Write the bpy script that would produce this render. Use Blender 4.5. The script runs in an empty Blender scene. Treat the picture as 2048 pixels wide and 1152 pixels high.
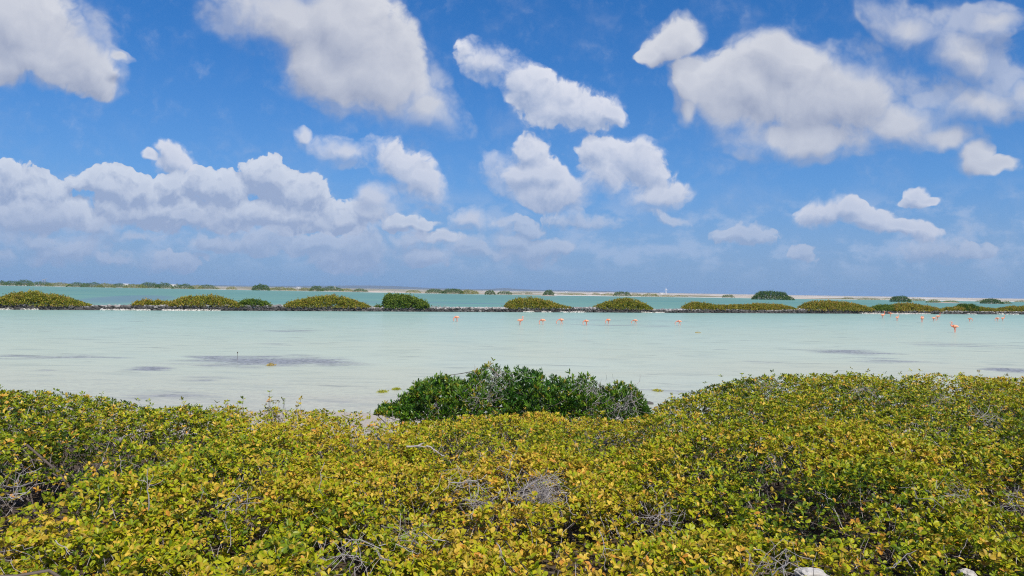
import bpy, bmesh, math, random
import numpy as np
from mathutils import Vector, Matrix, Euler
from mathutils import noise as mnoise

SC = bpy.context.scene
COL = SC.collection
random.seed(7)
RNG = np.random.default_rng(7)
PI = math.pi

# ------------------------------------------------------------------ camera
EYE = 3.5                      # metres above the lagoon
F = 1479.0                     # focal length in pixels of the 2048 wide photograph
ROLL = math.radians(0.89)
CR, SR = math.cos(ROLL), math.sin(ROLL)
cam_d = bpy.data.cameras.new('camera')
cam_d.sensor_width = 36.0
cam_d.lens = 36.0 * F / 2048.0
cam_d.clip_start = 0.1
cam_d.clip_end = 40000.0
cam = bpy.data.objects.new('camera', cam_d)
COL.objects.link(cam)
cam.matrix_world = (Matrix.Translation((0, 0, EYE)) @ Matrix.Rotation(math.radians(90.19), 4, 'X')
                    @ Matrix.Rotation(ROLL, 4, 'Z'))
SC.camera = cam

# ------------------------------------------------------------------ exposure
SC.view_settings.view_transform = 'Standard'
SC.view_settings.look = 'None'
SC.view_settings.exposure = 0.0
SC.view_settings.gamma = 1.0
SC.view_settings.use_curve_mapping = False
SC.cycles.max_bounces = 8
SC.cycles.diffuse_bounces = 3
SC.cycles.glossy_bounces = 2
SC.cycles.transparent_max_bounces = 8
SC.cycles.volume_bounces = 0
SC.cycles.filter_width = 1.15
SC.cycles.use_denoising = False
SC.cycles.adaptive_threshold = 0.004
SC.cycles.use_adaptive_sampling = True

# ------------------------------------------------------------------ node helpers
class NG:
    """small wrapper that writes node trees as expressions"""
    def __init__(self, tree):
        self.t = tree; self.n = tree.nodes; self.l = tree.links
    def _in(self, sock, v):
        if v is None: return
        if hasattr(v, 'is_output'): self.l.new(v, sock)
        else:
            if sock.type == 'RGBA' and len(v) == 3: v = (*v, 1.0)
            sock.default_value = v
    def node(self, kind, ins=None, **props):
        nd = self.n.new(kind)
        for k, v in props.items(): setattr(nd, k, v)
        for k, v in (ins or {}).items(): self._in(nd.inputs[k], v)
        return nd
    def m(self, op, a, b=None, c=None, clamp=False):
        nd = self.n.new('ShaderNodeMath'); nd.operation = op; nd.use_clamp = clamp
        self._in(nd.inputs[0], a)
        if b is not None: self._in(nd.inputs[1], b)
        if c is not None: self._in(nd.inputs[2], c)
        return nd.outputs[0]
    def vm(self, op, a, b=None, out=0):
        nd = self.n.new('ShaderNodeVectorMath'); nd.operation = op
        self._in(nd.inputs[0], a)
        if b is not None:
            self._in(nd.inputs['Scale' if op == 'SCALE' else 1], b)
        return nd.outputs[out]
    def xyz(self, x, y, z=0.0):
        return self.node('ShaderNodeCombineXYZ', {0: x, 1: y, 2: z}).outputs[0]
    def sep(self, v):
        nd = self.node('ShaderNodeSeparateXYZ', {0: v}); return nd.outputs
    def noise(self, v, scale, detail=3.0, rough=0.5, out=0, **kw):
        nd = self.node('ShaderNodeTexNoise', {'Vector': v, 'Scale': scale, 'Detail': detail, 'Roughness': rough}, **kw)
        return nd.outputs[out]
    def ss(self, v, a, b, lo=0.0, hi=1.0):
        nd = self.n.new('ShaderNodeMapRange'); nd.interpolation_type = 'SMOOTHSTEP'
        for i, x in enumerate((v, a, b, lo, hi)): self._in(nd.inputs[i], x)
        return nd.outputs[0]
    def lin(self, v, a, b, lo=0.0, hi=1.0):
        nd = self.n.new('ShaderNodeMapRange')
        for i, x in enumerate((v, a, b, lo, hi)): self._in(nd.inputs[i], x)
        return nd.outputs[0]
    def mix(self, f, a, b, mode='MIX'):
        nd = self.n.new('ShaderNodeMix'); nd.data_type = 'RGBA'; nd.blend_type = mode
        self._in(nd.inputs[0], f)
        for s, v in ((nd.inputs[6], a), (nd.inputs[7], b)):
            if not hasattr(v, 'is_output') and len(v) == 3: v = (*v, 1.0)
            self._in(s, v)
        return nd.outputs[2]
    def ramp(self, f, stops, interp='LINEAR'):
        nd = self.n.new('ShaderNodeValToRGB'); nd.color_ramp.interpolation = interp
        el = nd.color_ramp.elements
        while len(el) < len(stops): el.new(0.5)
        for e, (p, c) in zip(el, stops):
            e.position = p; e.color = (*c, 1.0) if len(c) == 3 else c
        self._in(nd.inputs[0], f)
        return nd.outputs[0]

# ------------------------------------------------------------------ sky with clouds
SUN_EL, SUN_AZ = 50.0, 150.0        # azimuth clockwise from +Y (the view direction): behind, to the right
W = bpy.data.worlds.new('World'); SC.world = W; W.use_nodes = True
W.node_tree.nodes.clear()
g = NG(W.node_tree)

def sky_uv(px, py):
    """direction of a cloud as tangent-plane coordinates about the +Y axis"""
    dx, dd = (px - 1024) / F, (py - 581) / F
    return dx * CR + dd * SR, dx * SR - dd * CR

CLOUDS_NEAR = [  # centre, radii, tilt
    (40,50,165,90,15),(150,105,120,50,35),(-60,90,130,70,0),(190,142,66,38,30),(60,120,150,50,8),(120,135,95,44,12),(235,118,34,13,25),
    (560,30,150,85,20),(700,60,160,100,40),(760,160,150,80,35),(640,130,110,70,40),(840,215,95,45,20),
    (1350,80,62,42,-30),(1310,115,40,22,0),(1375,165,40,48,0),(1365,215,25,30,0),
    (1500,180,120,90,-20),(1560,115,60,60,0),(1660,200,190,95,0),(1745,180,95,75,20),(1610,270,190,48,0),(1810,240,85,60,0),
    (1800,50,85,48,25),(1930,110,110,62,20),(1980,40,70,38,0),(1950,205,120,36,0),(2050,200,70,50,0),(1890,262,60,28,0),
    (1948,300,30,32,0),(1975,326,58,22,8),
]
CLOUDS_MID = [
    (985,125,68,40,20),(1055,165,80,38,38),(1140,220,92,50,0),(1222,228,42,16,20),
    (1058,300,34,34,0),(1045,345,72,44,0),(1105,385,75,36,0),
    (1195,300,40,34,20),(1215,350,62,34,0),(1280,335,62,50,0),(1310,388,60,34,0),
    (605,270,28,14,30),(690,303,90,26,12),(790,318,66,36,20),(845,370,66,34,38),
    (345,318,38,32,0),(300,315,20,12,0),(755,398,38,36,0),
    (1640,425,50,28,-20),(1700,412,34,20,0),(1745,432,62,24,10),(1805,456,64,22,8),(1838,394,22,20,0),(1850,404,40,10,0),
    (945,440,40,28,0),(1100,350,40,30,30),
]
CLOUDS_BANK = [
    (20,365,62,44,0),(85,385,70,36,20),(185,365,44,26,0),(230,372,50,34,0),(290,388,56,28,0),(405,375,40,30,0),(450,385,48,34,0),(345,380,36,28,0),
    (545,360,58,44,20),(612,392,60,38,20),(820,448,52,17,0),(735,425,42,28,0),(868,474,60,14,0),(690,440,60,24,0),
    (90,425,160,36,0),(330,420,200,36,0),(560,428,170,34,0),
]
_r = random.Random(21)
CLOUDS_LOW = [(1008,440,22,14,0),(1055,458,36,16,0),(1165,440,66,16,0),(1350,440,38,15,20),(1125,500,28,16,0),(1600,510,24,13,0),(1500,470,60,18,0),(1880,500,90,18,0)]
for _k in range(22):
    _x = _r.uniform(-60, 1080); _y = _r.uniform(432, 532)
    if _x > 880: _y = _r.uniform(480, 515)
    _w = _r.uniform(38, 95) * (0.75 if _x > 800 else 1.0); CLOUDS_LOW.append((_x, _y, _w, _w * _r.uniform(0.22, 0.42), _r.uniform(-6, 8)))

def density(name, blobs, nscale, warp, amp, vamp, grow):
    """cloud density: ellipses torn up by fractal noise"""
    t = bpy.data.node_groups.new(name, 'ShaderNodeTree')
    t.interface.new_socket('P', in_out='INPUT', socket_type='NodeSocketVector')
    t.interface.new_socket('D', in_out='OUTPUT', socket_type='NodeSocketFloat')
    h = NG(t)
    P = h.node('NodeGroupInput').outputs[0]
    wn = h.noise(P, nscale * 1.1, 3.0, 0.6, out=1, noise_dimensions='2D')
    Q = h.vm('ADD', P, h.vm('SCALE', h.vm('SUBTRACT', wn, (0.5, 0.5, 0.5)), warp))
    Q = h.vm('MULTIPLY', Q, (1, 1, 0))
    e = None
    for (cx, cy, rx, ry, rot) in blobs:
        u, v = sky_uv(cx, cy)
        mp = h.node('ShaderNodeMapping', {'Vector': Q, 'Location': (u, v, 0), 'Rotation': (0, 0, -math.radians(rot)),
                    'Scale': (rx / F * grow, ry / F * grow, 1)}, vector_type='TEXTURE')
        gr = h.node('ShaderNodeTexGradient', {0: mp.outputs[0]}, gradient_type='SPHERICAL')
        e = gr.outputs['Fac'] if e is None else h.m('SMOOTH_MAX', e, gr.outputs['Fac'], 0.12)
    Pz = h.vm('ADD', Q, (3.1, 1.7, 0.4))
    n = h.noise(Pz, nscale, 8.0, 0.60, noise_dimensions='2D')
    vo = h.node('ShaderNodeTexVoronoi', {'Vector': Pz, 'Scale': nscale * 1.5, 'Detail': 3.0, 'Roughness': 0.55,
                'Lacunarity': 2.2}, feature='F1', voronoi_dimensions='2D', normalize=True)
    d = h.m('ADD', e, h.m('MULTIPLY', h.m('SUBTRACT', n, 0.5), amp))
    d = h.m('ADD', d, h.m('MULTIPLY', h.m('SUBTRACT', 0.4, vo.outputs[0]), vamp))
    h.node('NodeGroupOutput', {0: h.m('MULTIPLY', d, h.ss(e, 0.0, 0.20))})
    return t

tc = g.node('ShaderNodeTexCoord').outputs['Generated']
dx_, dy_, dz_ = g.sep(tc)
ysafe = g.m('MAXIMUM', dy_, 0.02)
UV = g.xyz(g.m('DIVIDE', dx_, ysafe), g.m('DIVIDE', dz_, ysafe), 0.0)
sky = g.node('ShaderNodeTexSky', sky_type='NISHITA', sun_disc=False, sun_elevation=math.radians(SUN_EL),
             sun_rotation=math.radians(SUN_AZ), altitude=0.0, air_density=1.0, dust_density=0.6, ozone_density=2.0)
SKYK = 0.10
base = g.node('ShaderNodeHueSaturation', {'Color': sky.outputs[0], 'Saturation': 1.45, 'Value': 1.0}).outputs[0]
base = g.mix(1.0, base, (0.86, 0.90, 1.16), 'MULTIPLY')
# moist air low over the sea
elev = g.m('DIVIDE', dz_, g.m('MAXIMUM', g.m('SQRT', g.m('ADD', g.m('MULTIPLY', dx_, dx_), g.m('MULTIPLY', dy_, dy_))), 0.001))
moist = g.m('POWER', 2.718, g.m('MULTIPLY', g.m('MAXIMUM', elev, 0.0), -7.0))
low = g.ramp(g.m('MAXIMUM', elev, 0.0), [(0.0, (0.225, 0.375, 0.61)), (0.05, (0.195, 0.36, 0.645)), (0.14, (0.11, 0.32, 0.70)), (0.3, (0.06, 0.24, 0.62))])
low = g.vm('SCALE', low, 10.0)
col = g.mix(g.m('POWER', moist, 0.5), base, low)

def bgnode(c, k=SKYK):
    return g.node('ShaderNodeBackground', {'Color': c, 'Strength': k}).outputs[0]
def mixs(f, a, b):
    return g.node('ShaderNodeMixShader', {0: f, 1: a, 2: b}).outputs[0]

#        blobs, (nscale, warp, amp, vamp, grow), threshold, soft, offset towards the sun, white, grey, contrast, bias, opacity
LAYERS = [
    (CLOUDS_BANK, (19.0, 0.034, 1.10, 0.75, 1.40), 0.17, 0.16, (0.003, 0.013), (8.2, 8.5, 9.1), (3.6, 4.3, 6.0), 1.9, 0.36, 0.94),
    (CLOUDS_LOW, (20.0, 0.034, 1.25, 0.65, 1.60), 0.16, 0.40, (0.002, 0.011), (6.8, 7.3, 8.4), (3.5, 4.3, 6.0), 1.6, 0.36, 0.78),
    (CLOUDS_MID, (15.0, 0.032, 1.15, 0.60, 1.42), 0.19, 0.48, (0.004, 0.013), (8.3, 8.4, 9.0), (3.7, 4.5, 6.3), 1.5, 0.52, 0.95),
    (CLOUDS_NEAR, (9.0, 0.052, 1.05, 0.55, 1.40), 0.15, 0.56, (0.008, 0.032), (7.5, 7.6, 8.0), (3.6, 4.0, 5.2), 1.15, 0.50, 0.96),
]
sky_bg = bgnode(col)
def ev(grp, P):
    nd = g.node('ShaderNodeGroup', node_tree=grp); g._in(nd.inputs[0], P); return nd.outputs[0]
wn_ = g.noise(g.vm('MULTIPLY', UV, (1.0, 1.7, 0.0)), 16.0, 6.0, 0.6, noise_dimensions='2D')
wa_ = g.m('MULTIPLY', g.m('MULTIPLY', g.ss(wn_, 0.44, 0.68), 0.52), g.m('MULTIPLY', g.ss(elev, 0.01, 0.05), g.ss(elev, 0.145, 0.09)))
front = mixs(wa_, sky_bg, bgnode((4.2, 5.3, 7.4)))
us, vs, _z = g.sep(UV)
for name, (blobs, dens, thr, soft, off, white, grey, k, bias, opac) in zip(('cloud_bank', 'cloud_low', 'cloud_mid', 'cloud_near'), LAYERS):
    grp = density(name, blobs, *dens)
    d1 = ev(grp, UV)
    d2 = ev(grp, g.vm('ADD', UV, (*off, 0)))
    so = g.m('MULTIPLY', g.ss(g.noise(UV, dens[0] * 0.45, 1.0, 0.5, noise_dimensions='2D'), 0.35, 0.7, 0.45, 1.9), soft)
    fringe = g.m('MULTIPLY', g.ss(d1, thr - 0.115, thr + 0.22), g.ss(g.noise(UV, dens[0] * 1.3, 4.0, 0.6, noise_dimensions='2D'), 0.36, 0.66, 0.04, 0.60))
    a = g.m('MULTIPLY', g.m('MAXIMUM', g.ss(d1, thr, g.m('ADD', so, thr)), fringe), opac)
    lit = g.m('ADD', g.m('MULTIPLY', g.m('SUBTRACT', d1, d2), k), bias, clamp=True)
    core = g.ss(d1, thr + 0.05, thr + 0.9)
    lit = g.m('MULTIPLY', lit, g.m('SUBTRACT', 1.0, g.m('MULTIPLY', core, 0.30)))
    c = g.mix(g.m('MULTIPLY', moist, 0.75), g.mix(lit, grey, white), (2.6, 3.7, 6.0))
    front = mixs(a, front, bgnode(c))

# the same kind of scattered cumulus over the rest of the sky
zs = g.m('MAXIMUM', dz_, 0.03)
CP = g.xyz(g.m('DIVIDE', dx_, zs), g.m('DIVIDE', dy_, zs), 0.0)
cn = g.noise(CP, 0.55, 7.0, 0.55)
inside = g.m('MULTIPLY', g.m('GREATER_THAN', dy_, 0.2), g.m('MULTIPLY', g.m('SUBTRACT', 1.0, g.ss(g.m('ABSOLUTE', us), 0.74, 0.88)),
             g.m('SUBTRACT', 1.0, g.ss(vs, 0.42, 0.55))))
ca = g.m('MULTIPLY', g.ss(cn, 0.53, 0.62), g.ss(dz_, 0.04, 0.16))
rest = mixs(ca, sky_bg, bgnode(g.mix(g.ss(cn, 0.6, 0.75), (7.6, 7.8, 8.6), (4.6, 5.0, 6.2))))
g.node('ShaderNodeOutputWorld', {0: mixs(inside, rest, front)})
W.cycles.sampling_method = 'MANUAL'; W.cycles.sample_map_resolution = 512

sun_d = bpy.data.lights.new('sun', 'SUN'); sun_d.energy = 4.9; sun_d.angle = math.radians(0.53)
sun_d.color = (1.0, 0.95, 0.87)
sun = bpy.data.objects.new('sun', sun_d); COL.objects.link(sun)
_a, _e = math.radians(SUN_AZ), math.radians(SUN_EL)
SUN_DIR = Vector((math.sin(_a) * math.cos(_e), math.cos(_a) * math.cos(_e), math.sin(_e)))
sun.rotation_euler = SUN_DIR.to_track_quat('Z', 'Y').to_euler()
sun.location = (0, 0, 60)
# ------------------------------------------------------------------ mesh helpers
def np_mesh(name, V, tris=None, quads=None, tint=None, smooth=False):
    """mesh from arrays; tint is one value per vertex, kept as the attribute 'tint'"""
    me = bpy.data.meshes.new(name)
    V = np.asarray(V, dtype=np.float32).reshape(-1, 3)
    T = np.zeros((0, 3), np.int32) if tris is None else np.asarray(tris, np.int32).reshape(-1, 3)
    Q = np.zeros((0, 4), np.int32) if quads is None else np.asarray(quads, np.int32).reshape(-1, 4)
    me.vertices.add(len(V)); me.vertices.foreach_set('co', V.ravel())
    loops = np.concatenate([T.ravel(), Q.ravel()]).astype(np.int32)
    me.loops.add(len(loops)); me.loops.foreach_set('vertex_index', loops)
    n = len(T) + len(Q)
    me.polygons.add(n)
    st = np.concatenate([np.arange(len(T)) * 3, len(T) * 3 + np.arange(len(Q)) * 4]).astype(np.int32)
    me.polygons.foreach_set('loop_start', st)
    me.polygons.foreach_set('use_smooth', np.full(n, smooth))
    if tint is not None:
        at = me.attributes.new('tint', 'FLOAT', 'POINT')
        at.data.foreach_set('value', np.asarray(tint, np.float32))
    me.update(calc_edges=True); me.validate()
    return me

def link(name, me, mat=None, parent=None, loc=None, **props):
    o = bpy.data.objects.new(name, me); COL.objects.link(o)
    if mat is not None and not me.materials: me.materials.append(mat)
    if parent is not None: o.parent = parent
    if loc is not None: o.location = loc
    for k, v in props.items(): o[k] = v
    return o

def thing(name, label, cat, loc=(0, 0, 0), group=None):
    o = bpy.data.objects.new(name, None); COL.objects.link(o)
    o.location = loc; o.empty_display_size = 0.2
    o['label'] = label; o['category'] = cat
    if group: o['group'] = group
    return o

def tag(o, label, cat, group=None):
    o['label'] = label; o['category'] = cat
    if group: o['group'] = group
    return o

def unit(v):
    return v / np.maximum(np.linalg.norm(v, axis=-1, keepdims=True), 1e-9)

# smooth value noise for shaping (seeded, deterministic)
def vnoise(x, y, seed=0):
    xi = np.floor(x).astype(np.int64); yi = np.floor(y).astype(np.int64)
    fx, fy = x - xi, y - yi
    fx = fx * fx * (3 - 2 * fx); fy = fy * fy * (3 - 2 * fy)
    def h(a, b):
        n = (a * 374761393 + b * 668265263 + seed * 974711) & 0x7fffffff
        n = ((n ^ (n >> 13)) * 1274126177) & 0x7fffffff
        return ((n ^ (n >> 16)) & 0xffff) / 65535.0
    return (h(xi, yi) * (1 - fx) + h(xi + 1, yi) * fx) * (1 - fy) + (h(xi, yi + 1) * (1 - fx) + h(xi + 1, yi + 1) * fx) * fy
def fnoise(x, y, seed=0, octaves=4):
    s, a, t = 0, 1.0, 0
    for k in range(octaves):
        s = s + a * vnoise(x * 2 ** k + 17.3 * k, y * 2 ** k - 9.1 * k, seed + k); t += a; a *= 0.5
    return s / t

# leaf shapes: unit length along +Y, half width 0.5, folded along the midrib
LEAF_FINE = (np.array([(0, 0, 0), (-.26, .26, .05), (.26, .26, .05), (-.46, .58, .07), (.46, .58, .07), (-.36, .85, .02), (.36, .85, .02),
                       (0, 1, -.07), (0, .30, .0), (0, .66, -.01)], float),
             np.array([(0, 8, 1), (0, 2, 8), (5, 9, 7), (9, 6, 7)]), np.array([(1, 8, 9, 3), (8, 2, 4, 9)]),
             np.array([(3, 9, 5), (9, 4, 6)]))
LEAF_MID = (np.array([(0, 0, 0), (-.44, .5, .07), (.44, .5, .07), (0, 1, -.06), (0, .5, 0), (-.3, .86, .02), (.3, .86, .02)], float),
            np.array([(0, 4, 1), (0, 2, 4)]), np.array([(1, 4, 3, 5), (4, 2, 6, 3)]), None)
LEAF_LOW = (np.array([(0, 0, 0), (-.42, .55, .05), (.42, .55, .05), (0, 1, 0)], float), np.array([(0, 3, 1), (0, 2, 3)]), None, None)

def leaves_arrays(P, DIR, NRM, L, Wd, tint, lod):
    """P base points, DIR leaf direction, NRM approx normal, L lengths, Wd widths"""
    tv, tt, tq, tt2 = lod
    if tt2 is not None: tt = np.concatenate([tt, tt2])
    DIR = unit(DIR); X = unit(np.cross(DIR, NRM)); Z = np.cross(X, DIR)
    n, k = len(P), len(tv)
    V = (P[:, None, :] + DIR[:, None, :] * (tv[None, :, 1:2] * L[:, None, None])
         + X[:, None, :] * (tv[None, :, 0:1] * Wd[:, None, None]) + Z[:, None, :] * (tv[None, :, 2:3] * L[:, None, None]))
    off = (np.arange(n) * k)[:, None, None]
    T = (tt[None] + off).reshape(-1, 3)
    Q = None if tq is None else (tq[None] + off).reshape(-1, 4)
    return V.reshape(-1, 3), T, Q, np.repeat(tint, k)

def join_arrays(parts):
    Vs, Ts, Qs, Cs, o = [], [], [], [], 0
    for V, T, Q, C in parts:
        if len(V) == 0: continue
        Vs.append(V); Cs.append(C)
        if T is not None: Ts.append(T + o)
        if Q is not None: Qs.append(Q + o)
        o += len(V)
    if not Vs: return None
    return (np.concatenate(Vs), np.concatenate(Ts) if Ts else None, np.concatenate(Qs) if Qs else None, np.concatenate(Cs))

def tubes(paths, radii, sides=4, tint=None):
    """many tapered tubes at once. paths (n,k,3), radii (n,k)"""
    paths = np.asarray(paths, float); radii = np.asarray(radii, float)
    n, k, _ = paths.shape
    tg = np.gradient(paths, axis=1); tg = unit(tg)
    ref = np.where(np.abs(tg[..., 2:3]) > 0.8, np.array([1.0, 0.13, 0]), np.array([0, 0.1, 1.0]))
    A = unit(np.cross(tg, ref)); B = np.cross(tg, A)
    ang = np.arange(sides) / sides * 2 * PI
    V = paths[:, :, None, :] + radii[:, :, None, None] * (A[:, :, None, :] * np.cos(ang)[None, None, :, None] + B[:, :, None, :] * np.sin(ang)[None, None, :, None])
    i, j, s = np.meshgrid(np.arange(n), np.arange(k - 1), np.arange(sides), indexing='ij')
    b = i * k * sides + j * sides; s2 = (s + 1) % sides
    Q = np.stack([b + s, b + s2, b + sides + s2, b + sides + s], -1).reshape(-1, 4)
    C = np.repeat(RNG.random(n) if tint is None else tint, k * sides)
    return V.reshape(-1, 3), None, Q, C

def wiggly(P0, P1, k, amp):
    """curved paths from P0 to P1"""
    n = len(P0); t = np.linspace(0, 1, k)[None, :, None]
    base = P0[:, None, :] * (1 - t) + P1[:, None, :] * t
    w = RNG.normal(size=(n, k, 3)); w = np.cumsum(w, axis=1); w -= w[:, :1]; w = w - w[:, -1:] * t
    Ld = np.linalg.norm(P1 - P0, axis=1)[:, None, None]
    return base + w * amp * Ld

def sprigs(P, A, k_lo, k_hi, L_mean, wl, tint, open_lo=38, open_hi=82, spread=0.16):
    """leaf rosettes: returns arrays per leaf"""
    n = len(P); K = RNG.integers(k_lo, k_hi + 1, n)
    idx = np.repeat(np.arange(n), K); j = np.concatenate([np.arange(k) for k in K])
    az = j * 2.39996 + np.repeat(RNG.random(n) * 6.28, K) + RNG.normal(0, 0.25, len(idx))
    el = np.radians(RNG.uniform(open_lo, open_hi, len(idx)))
    a = unit(A)[idx]
    ref = np.where(np.abs(a[:, 2:3]) > 0.9, np.array([1.0, 0, 0]), np.array([0, 0, 1.0]))
    b = unit(np.cross(a, ref)); c = np.cross(a, b)
    rad = b * np.cos(az)[:, None] + c * np.sin(az)[:, None]
    D = a * np.cos(el)[:, None] + rad * np.sin(el)[:, None]
    D[:, 2] -= RNG.random(len(idx)) * 0.25
    L = L_mean * RNG.uniform(0.6, 1.25, len(idx))
    base = P[idx] - a * (RNG.random(len(idx)) * spread * L_mean * 6)[:, None] * 0.35 + rad * 0.004
    N = unit(a - D * (a * D).sum(1, keepdims=True) + RNG.normal(0, 0.45, (len(idx), 3)))
    W_ = L * wl * RNG.uniform(0.8, 1.15, len(idx))
    tt = np.clip(tint[idx] + RNG.normal(0, 0.10, len(idx)), 0, 1)
    return idx, base, D, N, L, W_, tt

# ------------------------------------------------------------------ places
def hor(px): return 565.0 + 0.0156 * px
def bear(px): return (px - 1024.0) / F
def depth_of(px, py, z=0.0): return (EYE - z) * F / (py - hor(px))
def spot(px, py, z=0.0):
    """the point of the level z seen at that place of the photograph"""
    d = depth_of(px, py, z); return Vector((bear(px) * d, d, z))

# ------------------------------------------------------------------ materials
def new_mat(name):
    m = bpy.data.materials.new(name); m.use_nodes = True; m.node_tree.nodes.clear()
    return m, NG(m.node_tree)

def leaf_mat(name, stops, transl=0.32, rough=0.42, spec=0.4):
    m, g = new_mat(name)
    a = g.node('ShaderNodeAttribute', attribute_name='tint').outputs['Fac']
    geo = g.node('ShaderNodeNewGeometry')
    n = g.noise(geo.outputs['Position'], 60.0, 2.0, 0.6)
    f = g.m('ADD', a, g.m('MULTIPLY', g.m('SUBTRACT', n, 0.5), 0.10))
    c = g.ramp(f, stops)
    back = g.mix(0.35, c, (0.30, 0.32, 0.16))
    c1 = g.mix(g.m('MULTIPLY', geo.outputs['Backfacing'], 0.5), c, back)
    p = g.node('ShaderNodeBsdfPrincipled', {'Base Color': c1, 'Roughness': rough, 'Specular IOR Level': spec})
    tr = g.node('ShaderNodeBsdfTranslucent', {'Color': g.mix(1.0, c, (1.25, 1.2, 0.5), 'MULTIPLY')})
    mx = g.node('ShaderNodeMixShader', {0: transl, 1: p.outputs[0], 2: tr.outputs[0]})
    g.node('ShaderNodeOutputMaterial', {0: mx.outputs[0]})
    return m

def bark_mat(name, c0, c1, rough=0.85):
    m, g = new_mat(name)
    a = g.node('ShaderNodeAttribute', attribute_name='tint').outputs['Fac']
    pos = g.node('ShaderNodeNewGeometry').outputs['Position']
    n = g.noise(pos, 45.0, 5.0, 0.65)
    c = g.mix(g.m('ADD', g.m('MULTIPLY', a, 0.6), g.m('MULTIPLY', n, 0.4)), c0, c1)
    b = g.node('ShaderNodeBump', {'Height': n, 'Distance': 0.004, 'Strength': 0.6})
    p = g.node('ShaderNodeBsdfPrincipled', {'Base Color': c, 'Roughness': rough, 'Normal': b.outputs[0]})
    g.node('ShaderNodeOutputMaterial', {0: p.outputs[0]})
    return m

M_LEAF = leaf_mat('sunburnt_leaf', [(0.0, (0.016, 0.042, 0.004)), (0.16, (0.060, 0.110, 0.005)), (0.34, (0.205, 0.270, 0.006)),
                                    (0.58, (0.410, 0.400, 0.008)), (0.74, (0.35, 0.230, 0.024)), (0.87, (0.64, 0.46, 0.05)), (1.0, (0.55, 0.25, 0.035))], 0.20, 0.45, 0.22)
M_MANG = leaf_mat('mangrove_leaf', [(0.0, (0.010, 0.040, 0.005)), (0.4, (0.036, 0.128, 0.009)), (0.85, (0.16, 0.29, 0.016)), (1.0, (0.42, 0.30, 0.03))], 0.24, 0.34, 0.45)
M_OLIVE = leaf_mat('olive_far_leaf', [(0.0, (0.065, 0.10, 0.012)), (0.5, (0.22, 0.245, 0.026)), (0.8, (0.36, 0.325, 0.036)), (1.0, (0.40, 0.25, 0.06))], 0.30, 0.6, 0.2)
M_FARG = leaf_mat('green_far_leaf', [(0.0, (0.020, 0.062, 0.008)), (0.5, (0.060, 0.140, 0.014)), (1.0, (0.17, 0.22, 0.03))], 0.28, 0.6, 0.2)
M_TWIG = bark_mat('grey_twig', (0.15, 0.125, 0.115), (0.46, 0.42, 0.40))
M_STEM = bark_mat('brown_stem', (0.045, 0.032, 0.024), (0.16, 0.125, 0.10))
# ------------------------------------------------------------------ ground, water, hills
def shore_depth(u):
    """distance of the far shore by bearing"""
    px = u * F + 1024
    d = np.interp(px, [-1500, 0, 460, 900, 1300, 1500, 2048, 3500], [1000, 835, 709, 585, 612, 630, 745, 900])
    return d + 14 * (vnoise(px * 0.02, px * 0, 3) - 0.5) + 5 * (vnoise(px * 0.11, px * 0, 4) - 0.5)

CAUSE = np.array([(-420, 40), (-210, 72), (-66, 96), (112, 162), (330, 232), (620, 300)], float)   # centre line of the stone causeway

def bank(x, y):
    sh = 20.6 + 0.8 * (vnoise(x * 0.35, y * 0 + 2, 5) - 0.5) + 0.012 * np.abs(x)
    t = np.clip((sh - y) / 20.0, -1.0, 1.2)
    z = np.where(t > 0, 1.9 * np.clip(t, 0, 1) ** 1.15, t * 1.2)
    z = np.maximum(z, -0.35)
    z = np.where(y < 1, np.minimum(z + 0.0, 1.9), z)
    return z

def ground_z(x, y):
    r = np.hypot(x, y)
    z = bank(x, y) + np.where((y < 20.5), 0.05 * (fnoise(x * 1.3, y * 1.3, 8, 3) - 0.5), 0)
    u = np.where(y > 1, x / np.maximum(y, 1), 9)
    sd = shore_depth(np.clip(u, -1.5, 1.5))
    land = np.clip((y - sd) / 60.0, 0, 1)
    dune = 0.18 + 0.5 * fnoise(x / 90, y / 160, 11, 4) * np.clip((y - sd) / 500, 0, 1.2)
    return np.where(y > sd - 8, np.where(land > 0, land ** 0.7 * dune + 0.02, -0.12), z)

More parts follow.
